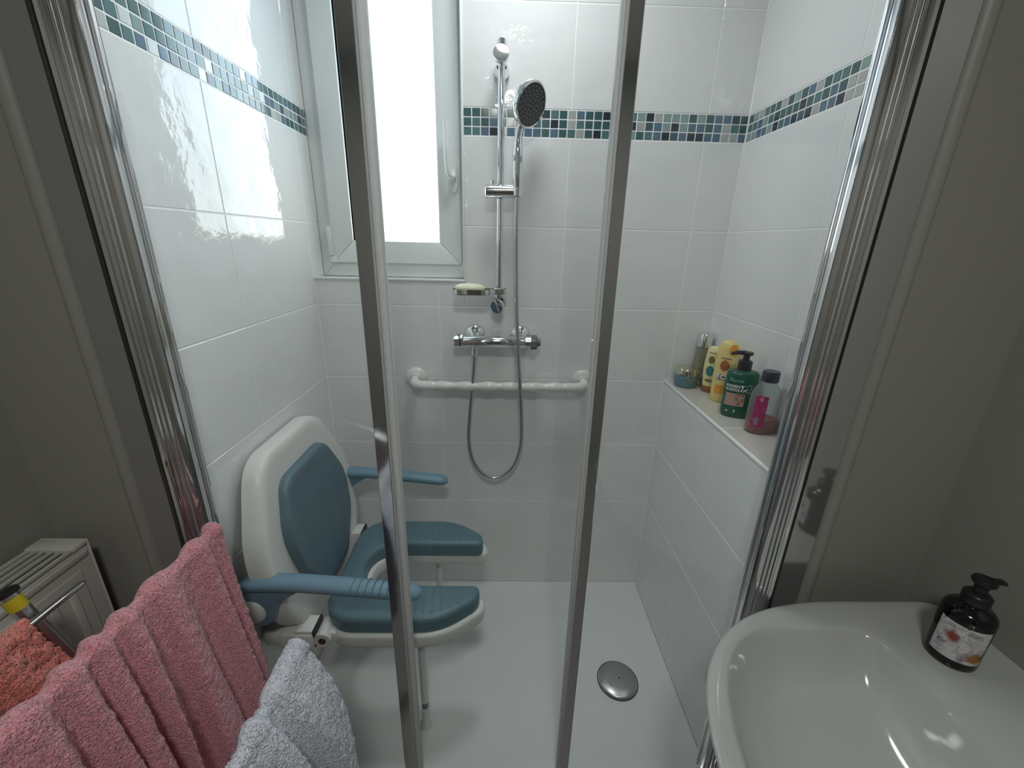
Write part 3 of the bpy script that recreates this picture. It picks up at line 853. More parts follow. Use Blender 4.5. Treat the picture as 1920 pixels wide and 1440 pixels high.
def patch(rx, ry, a0, a1, z0, z1, M, name, mt, parent, off=0.0006, p=2.0, n=14, rows=4, rfun=None, shape=None):
    """a label following an elliptical body; angles around z, a = 0 at +x"""
    b = MB(); vs = []; fs = []
    for j in range(rows+1):
        z = z0+(z1-z0)*j/rows
        f = rfun(z) if rfun else 1.0
        aa0, aa1 = a0, a1
        if shape:
            w_ = shape(j/rows); am = (a0+a1)/2; aa0 = am-(a1-a0)/2*w_; aa1 = am+(a1-a0)/2*w_
        for i in range(n+1):
            a = aa0+(aa1-aa0)*i/n; c, s = cos(a), sin(a)
            vs.append(((rx*f+off)*math.copysign(abs(c)**(2/p), c), (ry*f+off)*math.copysign(abs(s)**(2/p), s), z))
    for j in range(rows):
        for i in range(n): fs.append((j*(n+1)+i, j*(n+1)+i+1, (j+1)*(n+1)+i+1, (j+1)*(n+1)+i))
    b.add(vs, fs, M)
    return b.obj(name, mt, parent, 60)
def text(txt, size, rx, ry, amid, z, M, mt, parent, off=0.0011, p=2.0, name='lettering', sx=1.0, bold=0.0):
    cu = bpy.data.curves.new('txt', 'FONT'); cu.body = txt; cu.size = size; cu.align_x = 'CENTER'; cu.align_y = 'CENTER'
    cu.resolution_u = 3; cu.offset = bold
    o = bpy.data.objects.new('txt', cu); COL.objects.link(o)
    bpy.context.view_layer.update()
    me = bpy.data.meshes.new_from_object(o.evaluated_get(bpy.context.evaluated_depsgraph_get()))
    bpy.data.objects.remove(o, do_unlink=True); bpy.data.curves.remove(cu)
    r = (rx+ry)/2
    # local arc-length to angle near amid
    t0 = Vector((-rx*sin(amid), ry*cos(amid)))
    for v in me.vertices:
        a = amid + v.co.x*sx/max(1e-6, t0.length)
        c, s = cos(a), sin(a)
        v.co = M @ Vector(((rx+off)*math.copysign(abs(c)**(2/p), c), (ry+off)*math.copysign(abs(s)**(2/p), s), z+v.co.y))
    me.materials.clear(); me.materials.append(mt)
    return link(name, me, None, parent)

M_GOLD = mat('champagne_metal', (0.72, 0.69, 0.55), 0.12, 1.0)
M_JARB = mat('blue_teal_jar_glass', (0.12, 0.22, 0.25), 0.15)
M_JARW = mat('grey_jar_print', (0.20, 0.20, 0.21), 0.4)
M_OLIVE = mat('olive_silver_plastic', (0.26, 0.26, 0.19), 0.22, 0.35)
M_CREAM = mat('pale_yellow_plastic', (0.78, 0.70, 0.38), 0.35)
M_YEL = mat('honey_yellow_plastic', (0.78, 0.62, 0.26), 0.35)
M_ORANGE = mat('orange_plastic', (0.80, 0.33, 0.04), 0.35)
M_BROWN = mat('brown_cap_plastic', (0.26, 0.11, 0.035), 0.35)
M_TEAL = mat('teal_print', (0.03, 0.20, 0.20), 0.4)
M_OLIVEP = mat('olive_print', (0.17, 0.15, 0.05), 0.5)
M_RED = mat('terracotta_print', (0.42, 0.13, 0.04), 0.45)
M_PINKP = mat('pale_pink_print', (0.42, 0.28, 0.24), 0.5)
M_GREEN = mat('dark_green_plastic', (0.005, 0.085, 0.055), 0.22)
M_BLACK = mat('black_plastic', (0.012, 0.012, 0.014), 0.35)
M_WHITE = mat('white_print', (0.8, 0.8, 0.78), 0.5)
M_MINT = mat('mint_print', (0.28, 0.45, 0.38), 0.5)
M_MAG = mat('magenta_label', (0.38, 0.015, 0.13), 0.35, vary=(60, (0.55, 0.25, 0.35), 0.58, 0.66))
M_NAVY = mat('navy_cap', (0.02, 0.02, 0.045), 0.3)
M_CLEAR = thin_glass('clear_bottle_plastic', (0.80, 0.84, 0.82), 0.05, 0.10)
M_LIQ = mat('red_liquid', (0.30, 0.018, 0.02), 0.15)

# jar
j = empty('cosmetic_jar', (0.836, -0.056, ZL), 'squat blue grey cream jar with shiny champagne lid at the ledge end', 'jar', None)
Mj = T(0.836, -0.056) @ Matrix.Scale(0.93, 4)
b = MB(); b.lathe([(0, 0.0002), (0.034, 0.0004), (0.038, 0.006), (0.0405, 0.02), (0.0405, 0.040), (0.038, 0.046), (0, 0.046)], 40, Mj); b.obj('jar_body', M_JARB, j, 50)
b = MB(); b.lathe([(0.0405, 0.0462), (0.0405, 0.066), (0.038, 0.070), (0.030, 0.0715), (0, 0.0715)], 40, Mj); b.obj('lid', M_GOLD, j, 40)
patch(0.0405, 0.0405, -1.75, -0.75, 0.020, 0.034, Mj, 'label', M_JARW, j)
text('hydra', 0.010, 0.0405, 0.0405, -2.15, 0.030, Mj, M_JARW, j)
# silver bottle
s = empty('lotion_bottle', (0.893, -0.036, ZL), 'tall olive grey lotion bottle with a mirror-chrome cap in the corner', 'bottle')
Ms = T(0.8925, -0.0315) @ Matrix.Diagonal((1.02, 1.02, 1.03, 1))
b = MB(); b.lathe([(0, 0.0002), (0.027, 0.0005), (0.0295, 0.005), (0.0285, 0.03), (0.026, 0.07), (0.023, 0.11), (0.0215, 0.128), (0.0205, 0.1285)], 36, Ms); b.obj('bottle_body', M_OLIVE, s, 50)
b = MB(); b.lathe([(0.0205, 0.1286), (0.0235, 0.129), (0.0235, 0.168), (0.021, 0.172), (0, 0.172)], 36, Ms); b.obj('cap', M_CHROME, s, 40)
text('pulpe', 0.012, 0.0265, 0.0265, -1.95, 0.092, Ms, M_JARW, s)
b = MB()
for dz in (0, 0.008):
    b.tube([Ms @ Vector((0.0298*cos(a), 0.0298*sin(a), 0.018+dz+0.030*(a+2.5)/1.2)) for a in [-2.5+1.2*q/10 for q in range(11)]], 0.0009, 6)
b.obj('metal_stripe', M_CHROME, s, 50)
# cream shampoo
c = empty('shampoo_bottle', (0.892, -0.110, ZL), 'pale yellow upside-down conditioner bottle with brown foot cap and teal oval', 'bottle')
Mc = T(0.890, -0.112, ZL, -0.75)
prof = [(0.0215, 0.015, 0.022), (0.0225, 0.0165, 0.03), (0.025, 0.0185, 0.06), (0.0255, 0.019, 0.085), (0.0235, 0.0175, 0.12), (0.020, 0.015, 0.142), (0.014, 0.011, 0.151), (0.005, 0.004, 0.153)]
shell(prof, Mc, 40, 2.2, 'bottle_body', M_CREAM, c)
shell([(0.021, 0.0145, 0.0003), (0.0225, 0.016, 0.002), (0.0225, 0.016, 0.020), (0.0215, 0.015, 0.0218)], Mc, 40, 2.2, 'cap', M_BROWN, c)
rf = lambda z: 1.0-0.35*max(0, (z-0.10)/0.05)
ov = lambda t: max(0.05, sin(pi*min(1, max(0, t)))**0.6)
patch(0.0255, 0.019, -2.02, -1.12, 0.056, 0.092, Mc, 'oval_print', M_TEAL, c, shape=ov, rows=8, p=2.2)
patch(0.0250, 0.0188, -1.90, -1.24, 0.098, 0.124, Mc, 'leaf_print', M_OLIVEP, c, shape=ov, rows=8, p=2.2, off=0.0004)
patch(0.0240, 0.0178, -2.00, -1.14, 0.036, 0.048, Mc, 'leaf_print', M_OLIVEP, c, shape=ov, rows=8, p=2.2, off=0.0008)
patch(0.0230, 0.0170, -2.00, -1.14, 0.131, 0.134, Mc, 'line_print', M_OLIVEP, c, p=2.2, off=-0.0006, rows=1)
# honey bottle
h = empty('shampoo_bottle', (0.890, -0.190, ZL), 'taller honey yellow shampoo bottle with orange splash and white OP lettering', 'bottle')
Mh = T(0.886, -0.197, ZL, -0.62)
prof = [(0.025, 0.0150, 0.0003), (0.028, 0.0175, 0.004), (0.0295, 0.0185, 0.03), (0.0305, 0.019, 0.08), (0.0300, 0.0185, 0.125), (0.0285, 0.0175, 0.160), (0.024, 0.0145, 0.180), (0.014, 0.009, 0.190), (0.004, 0.003, 0.192)]
shell(prof, Mh, 44, 2.3, 'bottle_body', M_YEL, h)
patch(0.0292, 0.0178, -1.50, -0.35, 0.150, 0.181, Mh, 'orange_splash', M_ORANGE, h, shape=lambda t: 0.55+0.45*sin(pi*min(1, t*0.9+0.1)), rows=8, p=2.3, rfun=lambda z: 1.0-0.20*max(0, (z-0.160)/0.02))
patch(0.0302, 0.0187, -1.98, -1.22, 0.100, 0.134, Mh, 'fruit_print', M_RED, h, shape=ov, rows=8, p=2.3, off=0.0008)
patch(0.0305, 0.0190, -2.15, -0.99, 0.072, 0.090, Mh, 'name_band', M_JARW, h, p=2.3, off=0.0006)
text('TOP', 0.020, 0.0305, 0.019, -1.57, 0.081, Mh, M_WHITE, h, p=2.3, off=0.0014, bold=0.0006)
patch(0.0298, 0.0187, -2.15, -0.99, 0.028, 0.055, Mh, 'fruit_print', M_ORANGE, h, p=2.3, off=0.0004, rows=3)
patch(0.0305, 0.0190, -2.00, -1.14, 0.138, 0.1405, Mh, 'line_print', M_OLIVEP, h, p=2.3, rows=1, off=0.0003)
# green pump bottle
g = empty('pump_bottle', (0.878, -0.305, ZL), 'dark green shampoo bottle with black pump and pink leaf panel', 'bottle')
Mg = T(0.876, -0.308, ZL, -0.32)
prof = [(0.036, 0.025, 0.0003), (0.040, 0.029, 0.005), (0.041, 0.030, 0.02), (0.040, 0.0295, 0.11), (0.0395, 0.029, 0.126), (0.036, 0.026, 0.131), (0.016, 0.016, 0.134), (0.014, 0.014, 0.138)]
shell(prof, Mg, 48, 2.5, 'bottle_body', M_GREEN, g)
b = MB(); b.lathe([(0.0175, 0.1345), (0.0175, 0.158), (0.014, 0.161), (0.0085, 0.162), (0.0085, 0.176), (0.015, 0.177), (0.0155, 0.184), (0, 0.186)], 28, Mg)
b.tube([Mg @ Vector(q) for q in ((-0.006, 0, 0.181), (-0.025, -0.004, 0.182), (-0.040, -0.006, 0.178))], [0.0065, 0.0055, 0.004], 12)
b.obj('pump', M_BLACK, g, 40)
A0 = -1.85
patch(0.0405, 0.0298, -2.62, -1.42, 0.036, 0.072, Mg, 'leaf_panel', M_PINKP, g, p=2.5)
b = MB()
for k, (da, dz, ro) in enumerate(((-0.08, 0.016, 0.5), (0.10, 0.016, -0.5), (-0.14, 0.003, 0.2), (0.10, 0.000, -0.2), (0.0, -0.010, 0.0))):
    a = -1.62+da; z = 0.054+dz
    c_, s_ = cos(a), sin(a)
    P = Vector((0.0415*math.copysign(abs(c_)**(0.8), c_), 0.0308*math.copysign(abs(s_)**(0.8), s_), z))
    MM = Mg @ frame(P, (c_/0.04, s_/0.03, 0), (0, 0, 1)) @ Matrix.Rotation(ro, 4, 'Z')
    b.lathe([(0.0052, 0), (0, 0.0006)], 8, MM, 1.2, 0.6)
b.obj('leaf_print', M_BROWN, g, None)
text('Plants', 0.0150, 0.0402, 0.0296, -2.02, 0.109, Mg, M_MINT, g, p=2.5)
text('RODIENT', 0.0105, 0.0402, 0.0296, -2.10, 0.092, Mg, M_WHITE, g, p=2.5, bold=0.0003)
text('ALODOUX', 0.0105, 0.0402, 0.0296, -2.06, 0.082, Mg, M_WHITE, g, p=2.5, bold=0.0003)
b = MB()
a = -1.28; c_, s_ = cos(a), sin(a); P = Vector((0.0408*math.copysign(abs(c_)**0.8, c_), 0.0302*math.copysign(abs(s_)**0.8, s_), 0.092))
MM = Mg @ frame(P, (c_/0.04, s_/0.03, 0), (0, 0, 1))
b.lathe([(0.0058, 0.0003), (0.0066, 0.0008), (0.0074, 0.0003)], 24, MM)
b.obj('round_seal_print', M_MINT, g, None)
text('ml', 0.007, 0.0402, 0.0296, -1.25, 0.078, Mg, M_WHITE, g, p=2.5)
patch(0.0405, 0.0298, -2.35, -2.20, 0.018, 0.022, Mg, 'small_print', M_WHITE, g, p=2.5); patch(0.0405, 0.0298, -1.80, -1.74, 0.018, 0.025, Mg, 'small_print', M_WHITE, g, p=2.5)
# pink bottle
k_ = empty('shower_gel_bottle', (0.885, -0.412, ZL), 'clear bottle with navy cap, magenta label and a little red gel left', 'bottle')
Mk = T(0.882, -0.415, ZL, 0.05)
prof = [(0.033, 0.024, 0.0003), (0.037, 0.027, 0.004), (0.0375, 0.028, 0.03), (0.0365, 0.027, 0.098), (0.032, 0.024, 0.116), (0.019, 0.016, 0.131), (0.0145, 0.0145, 0.137)]
shell(prof, Mk, 40, 2.2, 'bottle_body', M_CLEAR, k_)
shell([(0.032, 0.023, 0.0015), (0.0358, 0.0260, 0.005), (0.0363, 0.0268, 0.034), (0.0363, 0.0268, 0.038)], Mk, 40, 2.2, 'red_gel', M_LIQ, k_)
b = MB(); b.lathe([(0.0150, 0.136), (0.0195, 0.137), (0.0195, 0.160), (0.018, 0.163), (0, 0.163)], 32, Mk); b.obj('cap', M_NAVY, k_, 40)
patch(0.0374, 0.0278, -2.75, -1.85, 0.020, 0.104, Mk, 'label', M_MAG, k_, p=2.2, rfun=lambda z: 1.0-0.02*(z/0.1))
patch(0.0374, 0.0278, -2.55, -2.20, 0.024, 0.050, Mk, 'flower_print', M_JARW, k_, p=2.2, off=0.0012, shape=ov, rows=8)
# white tube half hidden behind the jamb
w = empty('white_tube', (0.862, -0.545, ZL), 'white bottle on the ledge, mostly hidden behind the right chrome jamb', 'bottle')
Mw = T(0.862, -0.545, ZL, 0.3)
shell([(0.017, 0.012, 0.0003), (0.019, 0.014, 0.004), (0.019, 0.014, 0.090), (0.015, 0.011, 0.112), (0.010, 0.010, 0.116)], Mw, 32, 2.2, 'bottle_body', M_WPLAST, w)
b = MB(); b.lathe([(0.010, 0.116), (0.011, 0.117), (0.011, 0.135), (0, 0.136)], 24, Mw); b.obj('cap', M_WPLAST, w, 40)

# ================================================================= BASIN
ZR = -0.517
basin = empty('wash_basin', (XRR, -1.1, ZR), 'white ceramic wash basin with a rounded bowl and side deck', 'basin')
NB = 144
def sup(cx, cy, ax, bx, by, nl, nr, ang):
    c, s = cos(ang), sin(ang)
    if c < 0: e = 2/nl; a = ax
    else: e = 2/nr; a = bx
    return cx + a*math.copysign(abs(c)**e, c), cy + by*math.copysign(abs(s)**e, s)
def outer(ang, k=1.0, off=0.0):
    x, y = sup(0.97, -1.1, 0.435-off, XRR-0.97-0.001, 0.402-off, 2.5, 14, ang)
    return x, y
def inner(ang, off=0.0):
    x, y = sup(0.80, -1.1, 0.225-off, 0.172-off*0.6, 0.337-off, 2.3, 9, ang)
    return x, y
rings = []
cxo, cyo = 0.90, -1.1
def scaled(fn, k, off=0.0):
    return [((cxo+(fn(2*pi*i/NB, off=off)[0]-cxo)*k), (cyo+(fn(2*pi*i/NB, off=off)[1]-cyo)*k)) for i in range(NB)]
def lerp_ring(A, B, t): return [(a[0]*(1-t)+b_[0]*t, a[1]*(1-t)+b_[1]*t) for a, b_ in zip(A, B)]
O0 = scaled(outer, 1.0); 
seq = []
def keepx(R, x=XRR-0.001):      # keep the wall side against the wall
    return [(q[0] if o[0] < x-0.003 else x, q[1]) for q, o in zip(R, O0)]
for off, z in ((0.19, -0.185), (0.13, -0.165), (0.075, -0.125), (0.035, -0.070), (0.014, -0.030), (0.003, -0.012), (0.0, -0.006), (0.0015, -0.002), (0.006, 0.0)):
    seq.append(([(x, y) for x, y in keepx(scaled(outer, 1.0, off))], z))
O1 = seq[-1][0]; I0 = [inner(2*pi*i/NB) for i in range(NB)]
# bowl: soft lip on the left, crisp edge on the right
for t_, z in ((0.25, 0.0005), (0.5, 0.0), (0.75, -0.001), (0.92, -0.002)):
    seq.append((lerp_ring(O1, I0, t_), z))
C0 = (0.80, -1.1)
def bowl(k, z):
    return ([(C0[0]+(x-C0[0])*k, C0[1]+(y-C0[1])*k) for x, y in I0], z)
for k, z in ((1.0, -0.004), (0.985, -0.010), (0.96, -0.022), (0.92, -0.042), (0.86, -0.066), (0.76, -0.090), (0.62, -0.108), (0.45, -0.120), (0.28, -0.127), (0.12, -0.130)):
    seq.append(bowl(k, z))
vs = []; fs = []
for R_, z in seq: vs += [(x, y, ZR+z) for x, y in R_]
for a in range(len(seq)-1):
    for k in range(NB):
        k2 = (k+1) % NB; fs.append((a*NB+k, a*NB+k2, (a+1)*NB+k2, (a+1)*NB+k))
fs.append(tuple(range(NB-1, -1, -1))); fs.append(tuple((len(seq)-1)*NB+k for k in range(NB)))
b = MB(); b.add(vs, fs); b.obj('basin_body', M_CERAM, basin, 55)
b = MB(); b.lathe([(0.022, 0), (0.020, 0.003), (0.012, 0.001), (0, 0.001)], 28, Matrix.Translation((0.80, -1.1, ZR-0.1305))); b.obj('plug_hole_ring', M_CHROME, basin, 40)
b = MB(); b.lathe([(0.10, ZF), (0.095, ZF+0.05), (0.075, -0.9), (0.09, ZR-0.185)], 36, Matrix.Translation((0.93, -1.1, 0)), 1.0, 1.1); b.obj('pedestal', M_CERAM, basin, 50)

# soap dispenser on the deck
dsp = empty('soap_dispenser', (1.062, -0.832, ZR), 'black soap pump bottle with a patterned paper label on the basin corner', 'soap dispenser')
MD = Matrix.Translation((1.066, -0.826, ZR+0.0005)) @ Matrix.Rotation(-0.42, 4, 'Z') @ Matrix.Scale(0.88, 4)
M_BBOT = mat('black_amber_bottle', (0.004, 0.004, 0.004), 0.12)
b = MB(); b.lathe([(0, 0), (0.038, 0.0003), (0.0415, 0.004), (0.042, 0.010), (0.042, 0.118), (0.040, 0.127), (0.033, 0.135), (0.020, 0.140), (0.0165, 0.146)], 48, MD); b.obj('bottle_body', M_BBOT, dsp, 50)
b = MB(); b.lathe([(0.0165, 0.1455), (0.0215, 0.146), (0.0225, 0.150), (0.0225, 0.166), (0.019, 0.170), (0.011, 0.172), (0.011, 0.186), (0.0125, 0.190), (0.0185, 0.196), (0.0195, 0.201), (0.017, 0.205), (0, 0.206)], 36, MD)
b.tube([MD @ Vector(q) for q in ((0.010, 0.004, 0.200), (0.030, 0.012, 0.199), (0.040, 0.016, 0.194))], [0.007, 0.0055, 0.004], 12)
b.obj('pump', M_BLACK, dsp, 45)
def label_mat():
    mt = mat('painted_paper_label', (0.62, 0.61, 0.60), 0.6)
    nt = mt.node_tree; bs = nt.nodes['Principled BSDF']
    geo = nt.nodes.new('ShaderNodeNewGeometry')
    def noise_(sc, de, off):
        mp = nt.nodes.new('ShaderNodeVectorMath'); mp.operation = 'ADD'; mp.inputs[1].default_value = off
        nt.links.new(geo.outputs['Position'], mp.inputs[0])
        n = nt.nodes.new('ShaderNodeTexNoise'); n.inputs['Scale'].default_value = sc; n.inputs['Detail'].default_value = de
        nt.links.new(mp.outputs[0], n.inputs['Vector']); return n.outputs['Fac']
    def spot(c, r0, r1):
        d = nt.nodes.new('ShaderNodeVectorMath'); d.operation = 'DISTANCE'; d.inputs[1].default_value = c
        ns = nt.nodes.new('ShaderNodeTexNoise'); ns.inputs['Scale'].default_value = 60
        nt.links.new(geo.outputs['Position'], ns.inputs['Vector']); nt.links.new(geo.outputs['Position'], d.inputs[0])
        ad = nt.nodes.new('ShaderNodeMath'); ad.operation = 'MULTIPLY_ADD'; ad.inputs[1].default_value = 0.022
        nt.links.new(ns.outputs['Fac'], ad.inputs[0]); nt.links.new(d.outputs['Value'], ad.inputs[2])
        mr = nt.nodes.new('ShaderNodeMapRange'); mr.inputs[1].default_value = r0+0.011; mr.inputs[2].default_value = r1+0.011
        mr.inputs[3].default_value = 1; mr.inputs[4].default_value = 0
        nt.links.new(ad.outputs[0], mr.inputs[0]); return mr.outputs[0]
    def rng(x, a, bb):
        mr = nt.nodes.new('ShaderNodeMapRange'); mr.inputs[1].default_value = a; mr.inputs[2].default_value = bb
        nt.links.new(x, mr.inputs[0]); return mr.outputs[0]
    def mix_(a, col, f):
        mx = nt.nodes.new('ShaderNodeMix'); mx.data_type = 'RGBA'
        if isinstance(a, tuple): mx.inputs['A'].default_value = a
        else: nt.links.new(a, mx.inputs['A'])
        mx.inputs['B'].default_value = (*col, 1); nt.links.new(f, mx.inputs['Factor']); return mx.outputs['Result']
    c = mix_((0.62, 0.61, 0.61, 1), (0.30, 0.27, 0.33), rng(noise_(55, 4, (3, 1, 2)), 0.50, 0.66))
    c = mix_(c, (0.12, 0.10, 0.09), rng(noise_(120, 3, (7, 5, 1)), 0.62, 0.70))
    A = 0.042
    c = mix_(c, (0.28, 0.05, 0.05), spot((1.066-0.034, -0.826-0.016, ZR+0.064), 0.006, 0.014))
    c = mix_(c, (0.36, 0.15, 0.05), spot((1.066-0.002, -0.826-0.037, ZR+0.036), 0.009, 0.016))
    c = mix_(c, (0.13, 0.10, 0.02), spot((1.066+0.010, -0.826-0.036, ZR+0.044), 0.006, 0.013))
    nt.links.new(c, bs.inputs['Base Color'])
    return mt
patch(0.042, 0.042, -2.95, -0.95, 0.022, 0.108, MD, 'paper_label', label_mat(), dsp, n=30, rows=6)

# ================================================================= RADIATOR
rad_ = empty('radiator', (XRL, -1.1, -0.9), 'white panel radiator with a slotted top grille on the left wall', 'radiator')
RX0, RX1, RYE, RZ = -0.712, -0.622, -0.682, -0.380
RYS = -1.52
b = MB(); b.box(RX1-0.020, RX1, RYS, RYE-0.003, -1.02, RZ-0.012, 0.004)
b.box(RX1, RX1+0.003, RYS+0.03, RYE-0.032, -0.98, RZ-0.050, 0.002)
b.box(RX1-0.001, RX1+0.003, RYS+0.01, RYE-0.010, RZ-0.030, RZ-0.018, 0.0015)
b.obj('front_panel', M_RADI, rad_, 30)
for i in range(22):
    y = RYS+0.05+i*0.036
    if y < RYE-0.06:
        b = MB(); b.box(RX1+0.0005, RX1+0.006, y, y+0.014, -0.94, RZ-0.075, 0.0025)
        b.obj('panel_flute', M_RADI, rad_, 30)
b = MB(); b.box(RX0, RX0+0.020, RYS, RYE-0.003, -1.02, RZ-0.012, 0.004); b.obj('rear_panel', M_RADI, rad_, 30)
b = MB(); b.box(RX0+0.021, RX1-0.021, RYS+0.01, RYE-0.01, -1.0, RZ-0.03); b.obj('convector_core', M_RADI_D, rad_, None)
b = MB(); b.box(RX0-0.001, RX1+0.001, RYE-0.003, RYE, -1.02, RZ, 0.001); b.box(RX0-0.001, RX1+0.0005, RYE-0.034, RYE-0.002, RZ-0.010, RZ, 0.002); b.obj('end_cover', M_RADI, rad_, 30)
n = 6
for i in range(n):
    x = RX0+0.003+(RX1-RX0-0.010)*i/(n-1)
    b = MB(); b.box(x, x+0.0045 if 0 < i < n-1 else x+0.007, RYS, RYE-0.033, RZ-0.008, RZ-0.001, 0.001)
    b.obj('grille_bar', M_RADI, rad_, 30)

# ================================================================= AIRER RACK
rack = empty('towel_rack', (-0.5, -0.905, -0.3), 'chrome towel rack hooked in front of the radiator, holding towels on long rods', 'towel rack')
AY = -0.905
p0 = Vector((-0.507, AY, -0.292)); p1 = Vector((-0.418, AY, -0.520))
d = (p1-p0).normalized()
b = MB(); b.tube([p0, p1], 0.0110, 24); b.obj('arm', M_CHROME_S, rack, 40)
b = MB(); b.lathe([(0, -0.004), (0.011, -0.003), (0.0145, 0.0), (0.0145, 0.006), (0.0125, 0.0061)], 24, frame(p0, d)); b.obj('end_cap', M_BLACK, rack, 40)
b = MB(); b.lathe([(0.0113, 0.012), (0.0113, 0.032)], 24, frame(p0, d)); b.obj('sticker', mat('yellow_sticker', (0.55, 0.45, 0.02), 0.4), rack, 40)
BZ = [(-0.461, -0.330, -0.846), (-0.338, -0.334, -0.712), (-0.112, -0.424, -0.884)]
for (x, z, ye) in BZ:
    b = MB(); b.tube([(x, -1.22, z), (x, ye-0.004, z), (x, ye-0.001, z), (x, ye, z)], [0.0055, 0.0055, 0.004, 0.001], 16); b.obj('rod', M_CHROME, rack, 40)
b = MB(); b.tube(spline([(-0.57, -1.205, -0.36), (-0.56, -1.205, -0.335), (-0.461, -1.205, -0.330), (-0.338, -1.205, -0.334), (-0.112, -1.205, -0.424), (-0.08, -1.205, -0.44)], 6), 0.006, 14)
b.obj('cross_bar', M_CHROME, rack, 40)
b = MB(); b.tube(spline([(-0.57, -1.205, -0.36), (-0.573, -1.205, -0.45), (-0.617, -1.205, -0.52)], 5), 0.006, 14)
b.obj('hook', M_CHROME, rack, 40)

# ================================================================= TOWELS
def towel_mat(name, c1, c2):
    mt = mat(name, c1, 0.95, sheen=0.5, vary=(300, c2, 0.35, 0.65))
    nt = mt.node_tree; bs = nt.nodes['Principled BSDF']; geo = nt.nodes.new('ShaderNodeNewGeometry')
    ns = nt.nodes.new('ShaderNodeTexNoise'); ns.inputs['Scale'].default_value = 120; ns.inputs['Detail'].default_value = 2
    nt.links.new(geo.outputs['Position'], ns.inputs['Vector'])
    vm = nt.nodes.new('ShaderNodeVectorMath'); vm.operation = 'MULTIPLY_ADD'; vm.inputs[1].default_value = (0.006, 0.006, 0.006)
    nt.links.new(ns.outputs['Color'], vm.inputs[0]); nt.links.new(geo.outputs['Position'], vm.inputs[2])
    prev = None
    for sc_, st, di in ((300, 1.0, 0.0030), (620, 0.8, 0.0012)):       # small loops of the pile
        v = nt.nodes.new('ShaderNodeTexVoronoi'); v.inputs['Scale'].default_value = sc_
        nt.links.new(vm.outputs[0], v.inputs['Vector'])
        bp = nt.nodes.new('ShaderNodeBump'); bp.invert = True; bp.inputs['Strength'].default_value = st; bp.inputs['Distance'].default_value = di
        nt.links.new(v.outputs['Distance'], bp.inputs['Height'])
        if prev: nt.links.new(prev.outputs[0], bp.inputs['Normal'])
        prev = bp
    nt.links.new(prev.outputs[0], bs.inputs['Normal'])
    return mt
random.seed(3)
def towel(name, bar, y_end, y_start, lf, lb, amp, nf, label, mt, thick=0.007, slope=0.06, endfn=None, seed=1, nu=220, nv=230, r0=0.010, foldpow=0.6, gap=0.016, rough=0.0022, foldfn=None, bulge=0.0, edge=0.0):
    bx, bz = bar
    vs = []; fs = []
    tot = lf+lb+pi*r0
    for j in range(nv+1):
        s_ = -lb + (lf+lb+pi*r0)*j/nv      # s<0 back, 0..pi r0 over the bar, then front
        for i in range(nu+1):
            u = i/nu
            y = y_end+(y_start-y_end)*u
            if s_ < 0: side = -1; v = -s_
            elif s_ > pi*r0: side = 1; v = s_-pi*r0
            else: side = 0; v = 0
            vv = min(1, v/0.35)
            fold = (foldfn or (lambda u, v: sin(2*pi*(nf*u+0.35*sin(2*pi*u*1.7+seed)) + 1.2*v)))(u, v)
            sharp = math.copysign(abs(fold)**0.8, fold)
            A = amp*(0.22+0.78*vv**foldpow)
            if side == 0:
                a = s_/r0
                x = bx-(r0+0.22*amp*(sharp+1)*0.5)*cos(a); z = bz+(r0+amp*0.25*(sharp+1)*0.5)*sin(a)
            else:
                x = bx+side*(r0+gap*vv) + (slope*v + bulge*(1-math.exp(-v/0.09)) + A*(1-edge*math.exp(-u/0.06))*(sharp+0.6)*0.5 if side > 0 else -slope*0.3*v + A*(sharp-0.6)*0.3)
                z = bz - v*(1.0-0.03*abs(fold)*vv)
            yy = y + A*0.35*cos(2*pi*nf*u+seed)*vv
            if endfn: yy += endfn(u, v, side)
            nn = noise.noise(Vector((x*90, yy*90, z*90)))*rough + noise.noise(Vector((x*300, yy*300, z*300)))*rough*0.9
            vs.append((x+nn*(1 if side >= 0 else -1), yy+nn*0.5, z+nn*0.7+ (noise.noise(Vector((u*9+seed, 0, 0)))*0.002 if side == 0 else 0)))
    for j in range(nv):
        for i in range(nu): fs.append((j*(nu+1)+i, j*(nu+1)+i+1, (j+1)*(nu+1)+i+1, (j+1)*(nu+1)+i))
    b = MB(); b.v = vs; b.f = fs
    me = bpy.data.meshes.new(name); me.from_pydata(vs, [], fs)
    o = link(name, me, mt, None, 180)
    md = o.modifiers.new('thickness', 'SOLIDIFY'); md.thickness = thick*0.5; md.offset = 0
    return o
M_TPINK = towel_mat('pink_terry', (0.80, 0.25, 0.31), (0.90, 0.42, 0.48))
M_TWHITE = towel_mat('pale_blue_white_terry', (0.66, 0.70, 0.80), (0.80, 0.84, 0.93))
M_TCORAL = towel_mat('coral_terry', (0.80, 0.17, 0.13), (0.92, 0.30, 0.23))
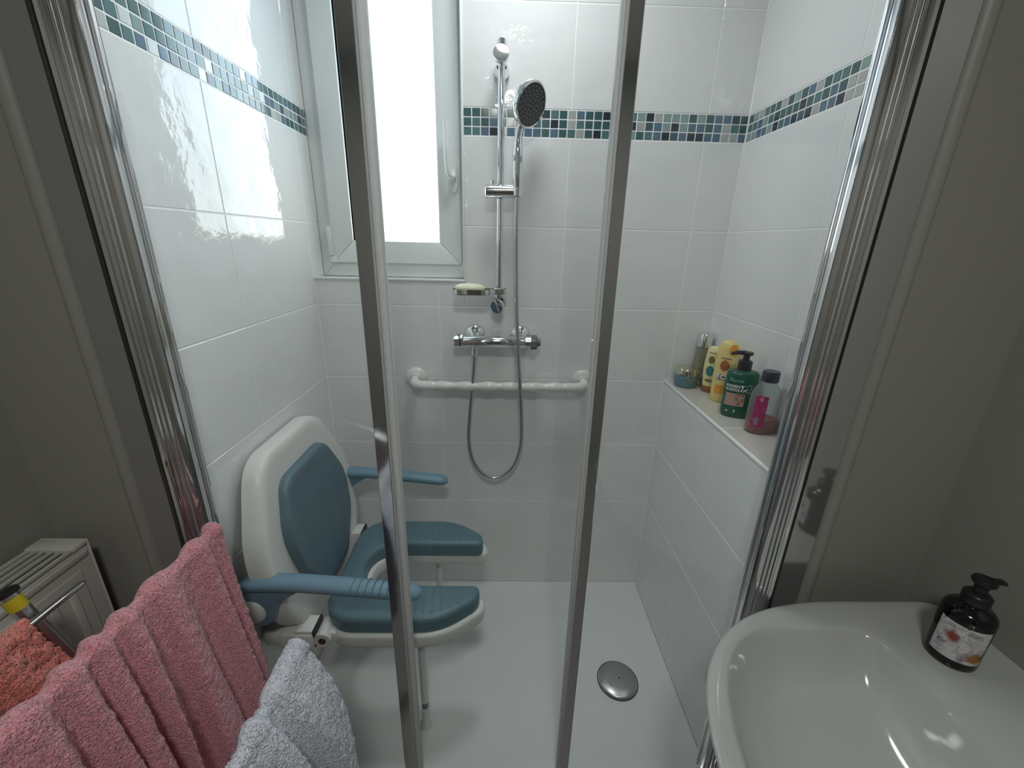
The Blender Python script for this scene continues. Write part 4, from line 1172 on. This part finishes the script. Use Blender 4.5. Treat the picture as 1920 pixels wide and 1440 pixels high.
o = towel('pink_towel', (-0.338, -0.334), -0.716, -1.19, 0.72, 0.60, 0.040, 8.3, '', M_TPINK, slope=0.035, gap=0.004, edge=0.85, seed=0.6, nu=260, nv=260,
          endfn=lambda u, v, s: -0.02*u*v)
tag(o, 'pink terry towel hanging in deep folds from the middle rod', 'towel')
o = towel('white_towel', (-0.112, -0.424), -0.886, -1.17, 0.55, 0.50, 0.05, 2.4, '', M_TWHITE, slope=-0.03, bulge=0.05, gap=0.0, r0=0.0075, edge=0.7, seed=2.2, nu=180, nv=220,
          endfn=lambda u, v, s: (1-u)*0.016*min(1, v/0.16))
tag(o, 'pale blue-white terry towel hanging from the lowest rod', 'towel')
o = towel('coral_towel', (-0.461, -0.330), -0.932, -1.19, 0.22, 0.20, 0.03, 1.6, '', M_TCORAL, slope=0.10, seed=4.0, nu=150, nv=120, r0=0.013, thick=0.012, gap=0.02, rough=0.004,
          endfn=lambda u, v, s: (1-u)*0.02*min(1, v/0.1))
tag(o, 'coral red terry towel on the short rod above the radiator', 'towel')

# fittings for the two added fill lights, both out of frame
lf = empty('added_ceiling_light', (0.25, -1.75, ZC), 'round white ceiling light, added out of view as room fill', 'ceiling light')
b = MB(); b.lathe([(0.15, ZC-0.001), (0.15, ZC-0.03), (0.13, ZC-0.045), (0.125, ZC-0.03)], 40, Matrix.Translation((0.25, -1.75, 0))); b.obj('fitting', M_PVC, lf, 40)
b = MB(); b.lathe([(0.125, ZC-0.03), (0, ZC-0.03)], 40, Matrix.Translation((0.25, -1.75, 0))); b.obj('diffuser', mat('lamp_diffuser', (0.8, 0.8, 0.78), 0.5), lf, None)

lf = empty('added_shower_light', (0.25, -0.34, ZC), 'round flat white light panel, added out of view as shower fill', 'ceiling light')
b = MB(); b.lathe([(0.14, ZC-0.001), (0.14, ZC-0.020), (0.13, ZC-0.030), (0.122, ZC-0.020)], 40, Matrix.Translation((0.25, -0.34, 0))); b.obj('fitting', M_PVC, lf, 40)
b = MB(); b.lathe([(0.122, ZC-0.020), (0, ZC-0.020)], 40, Matrix.Translation((0.25, -0.34, 0))); b.obj('diffuser', bpy.data.materials['lamp_diffuser'], lf, None)
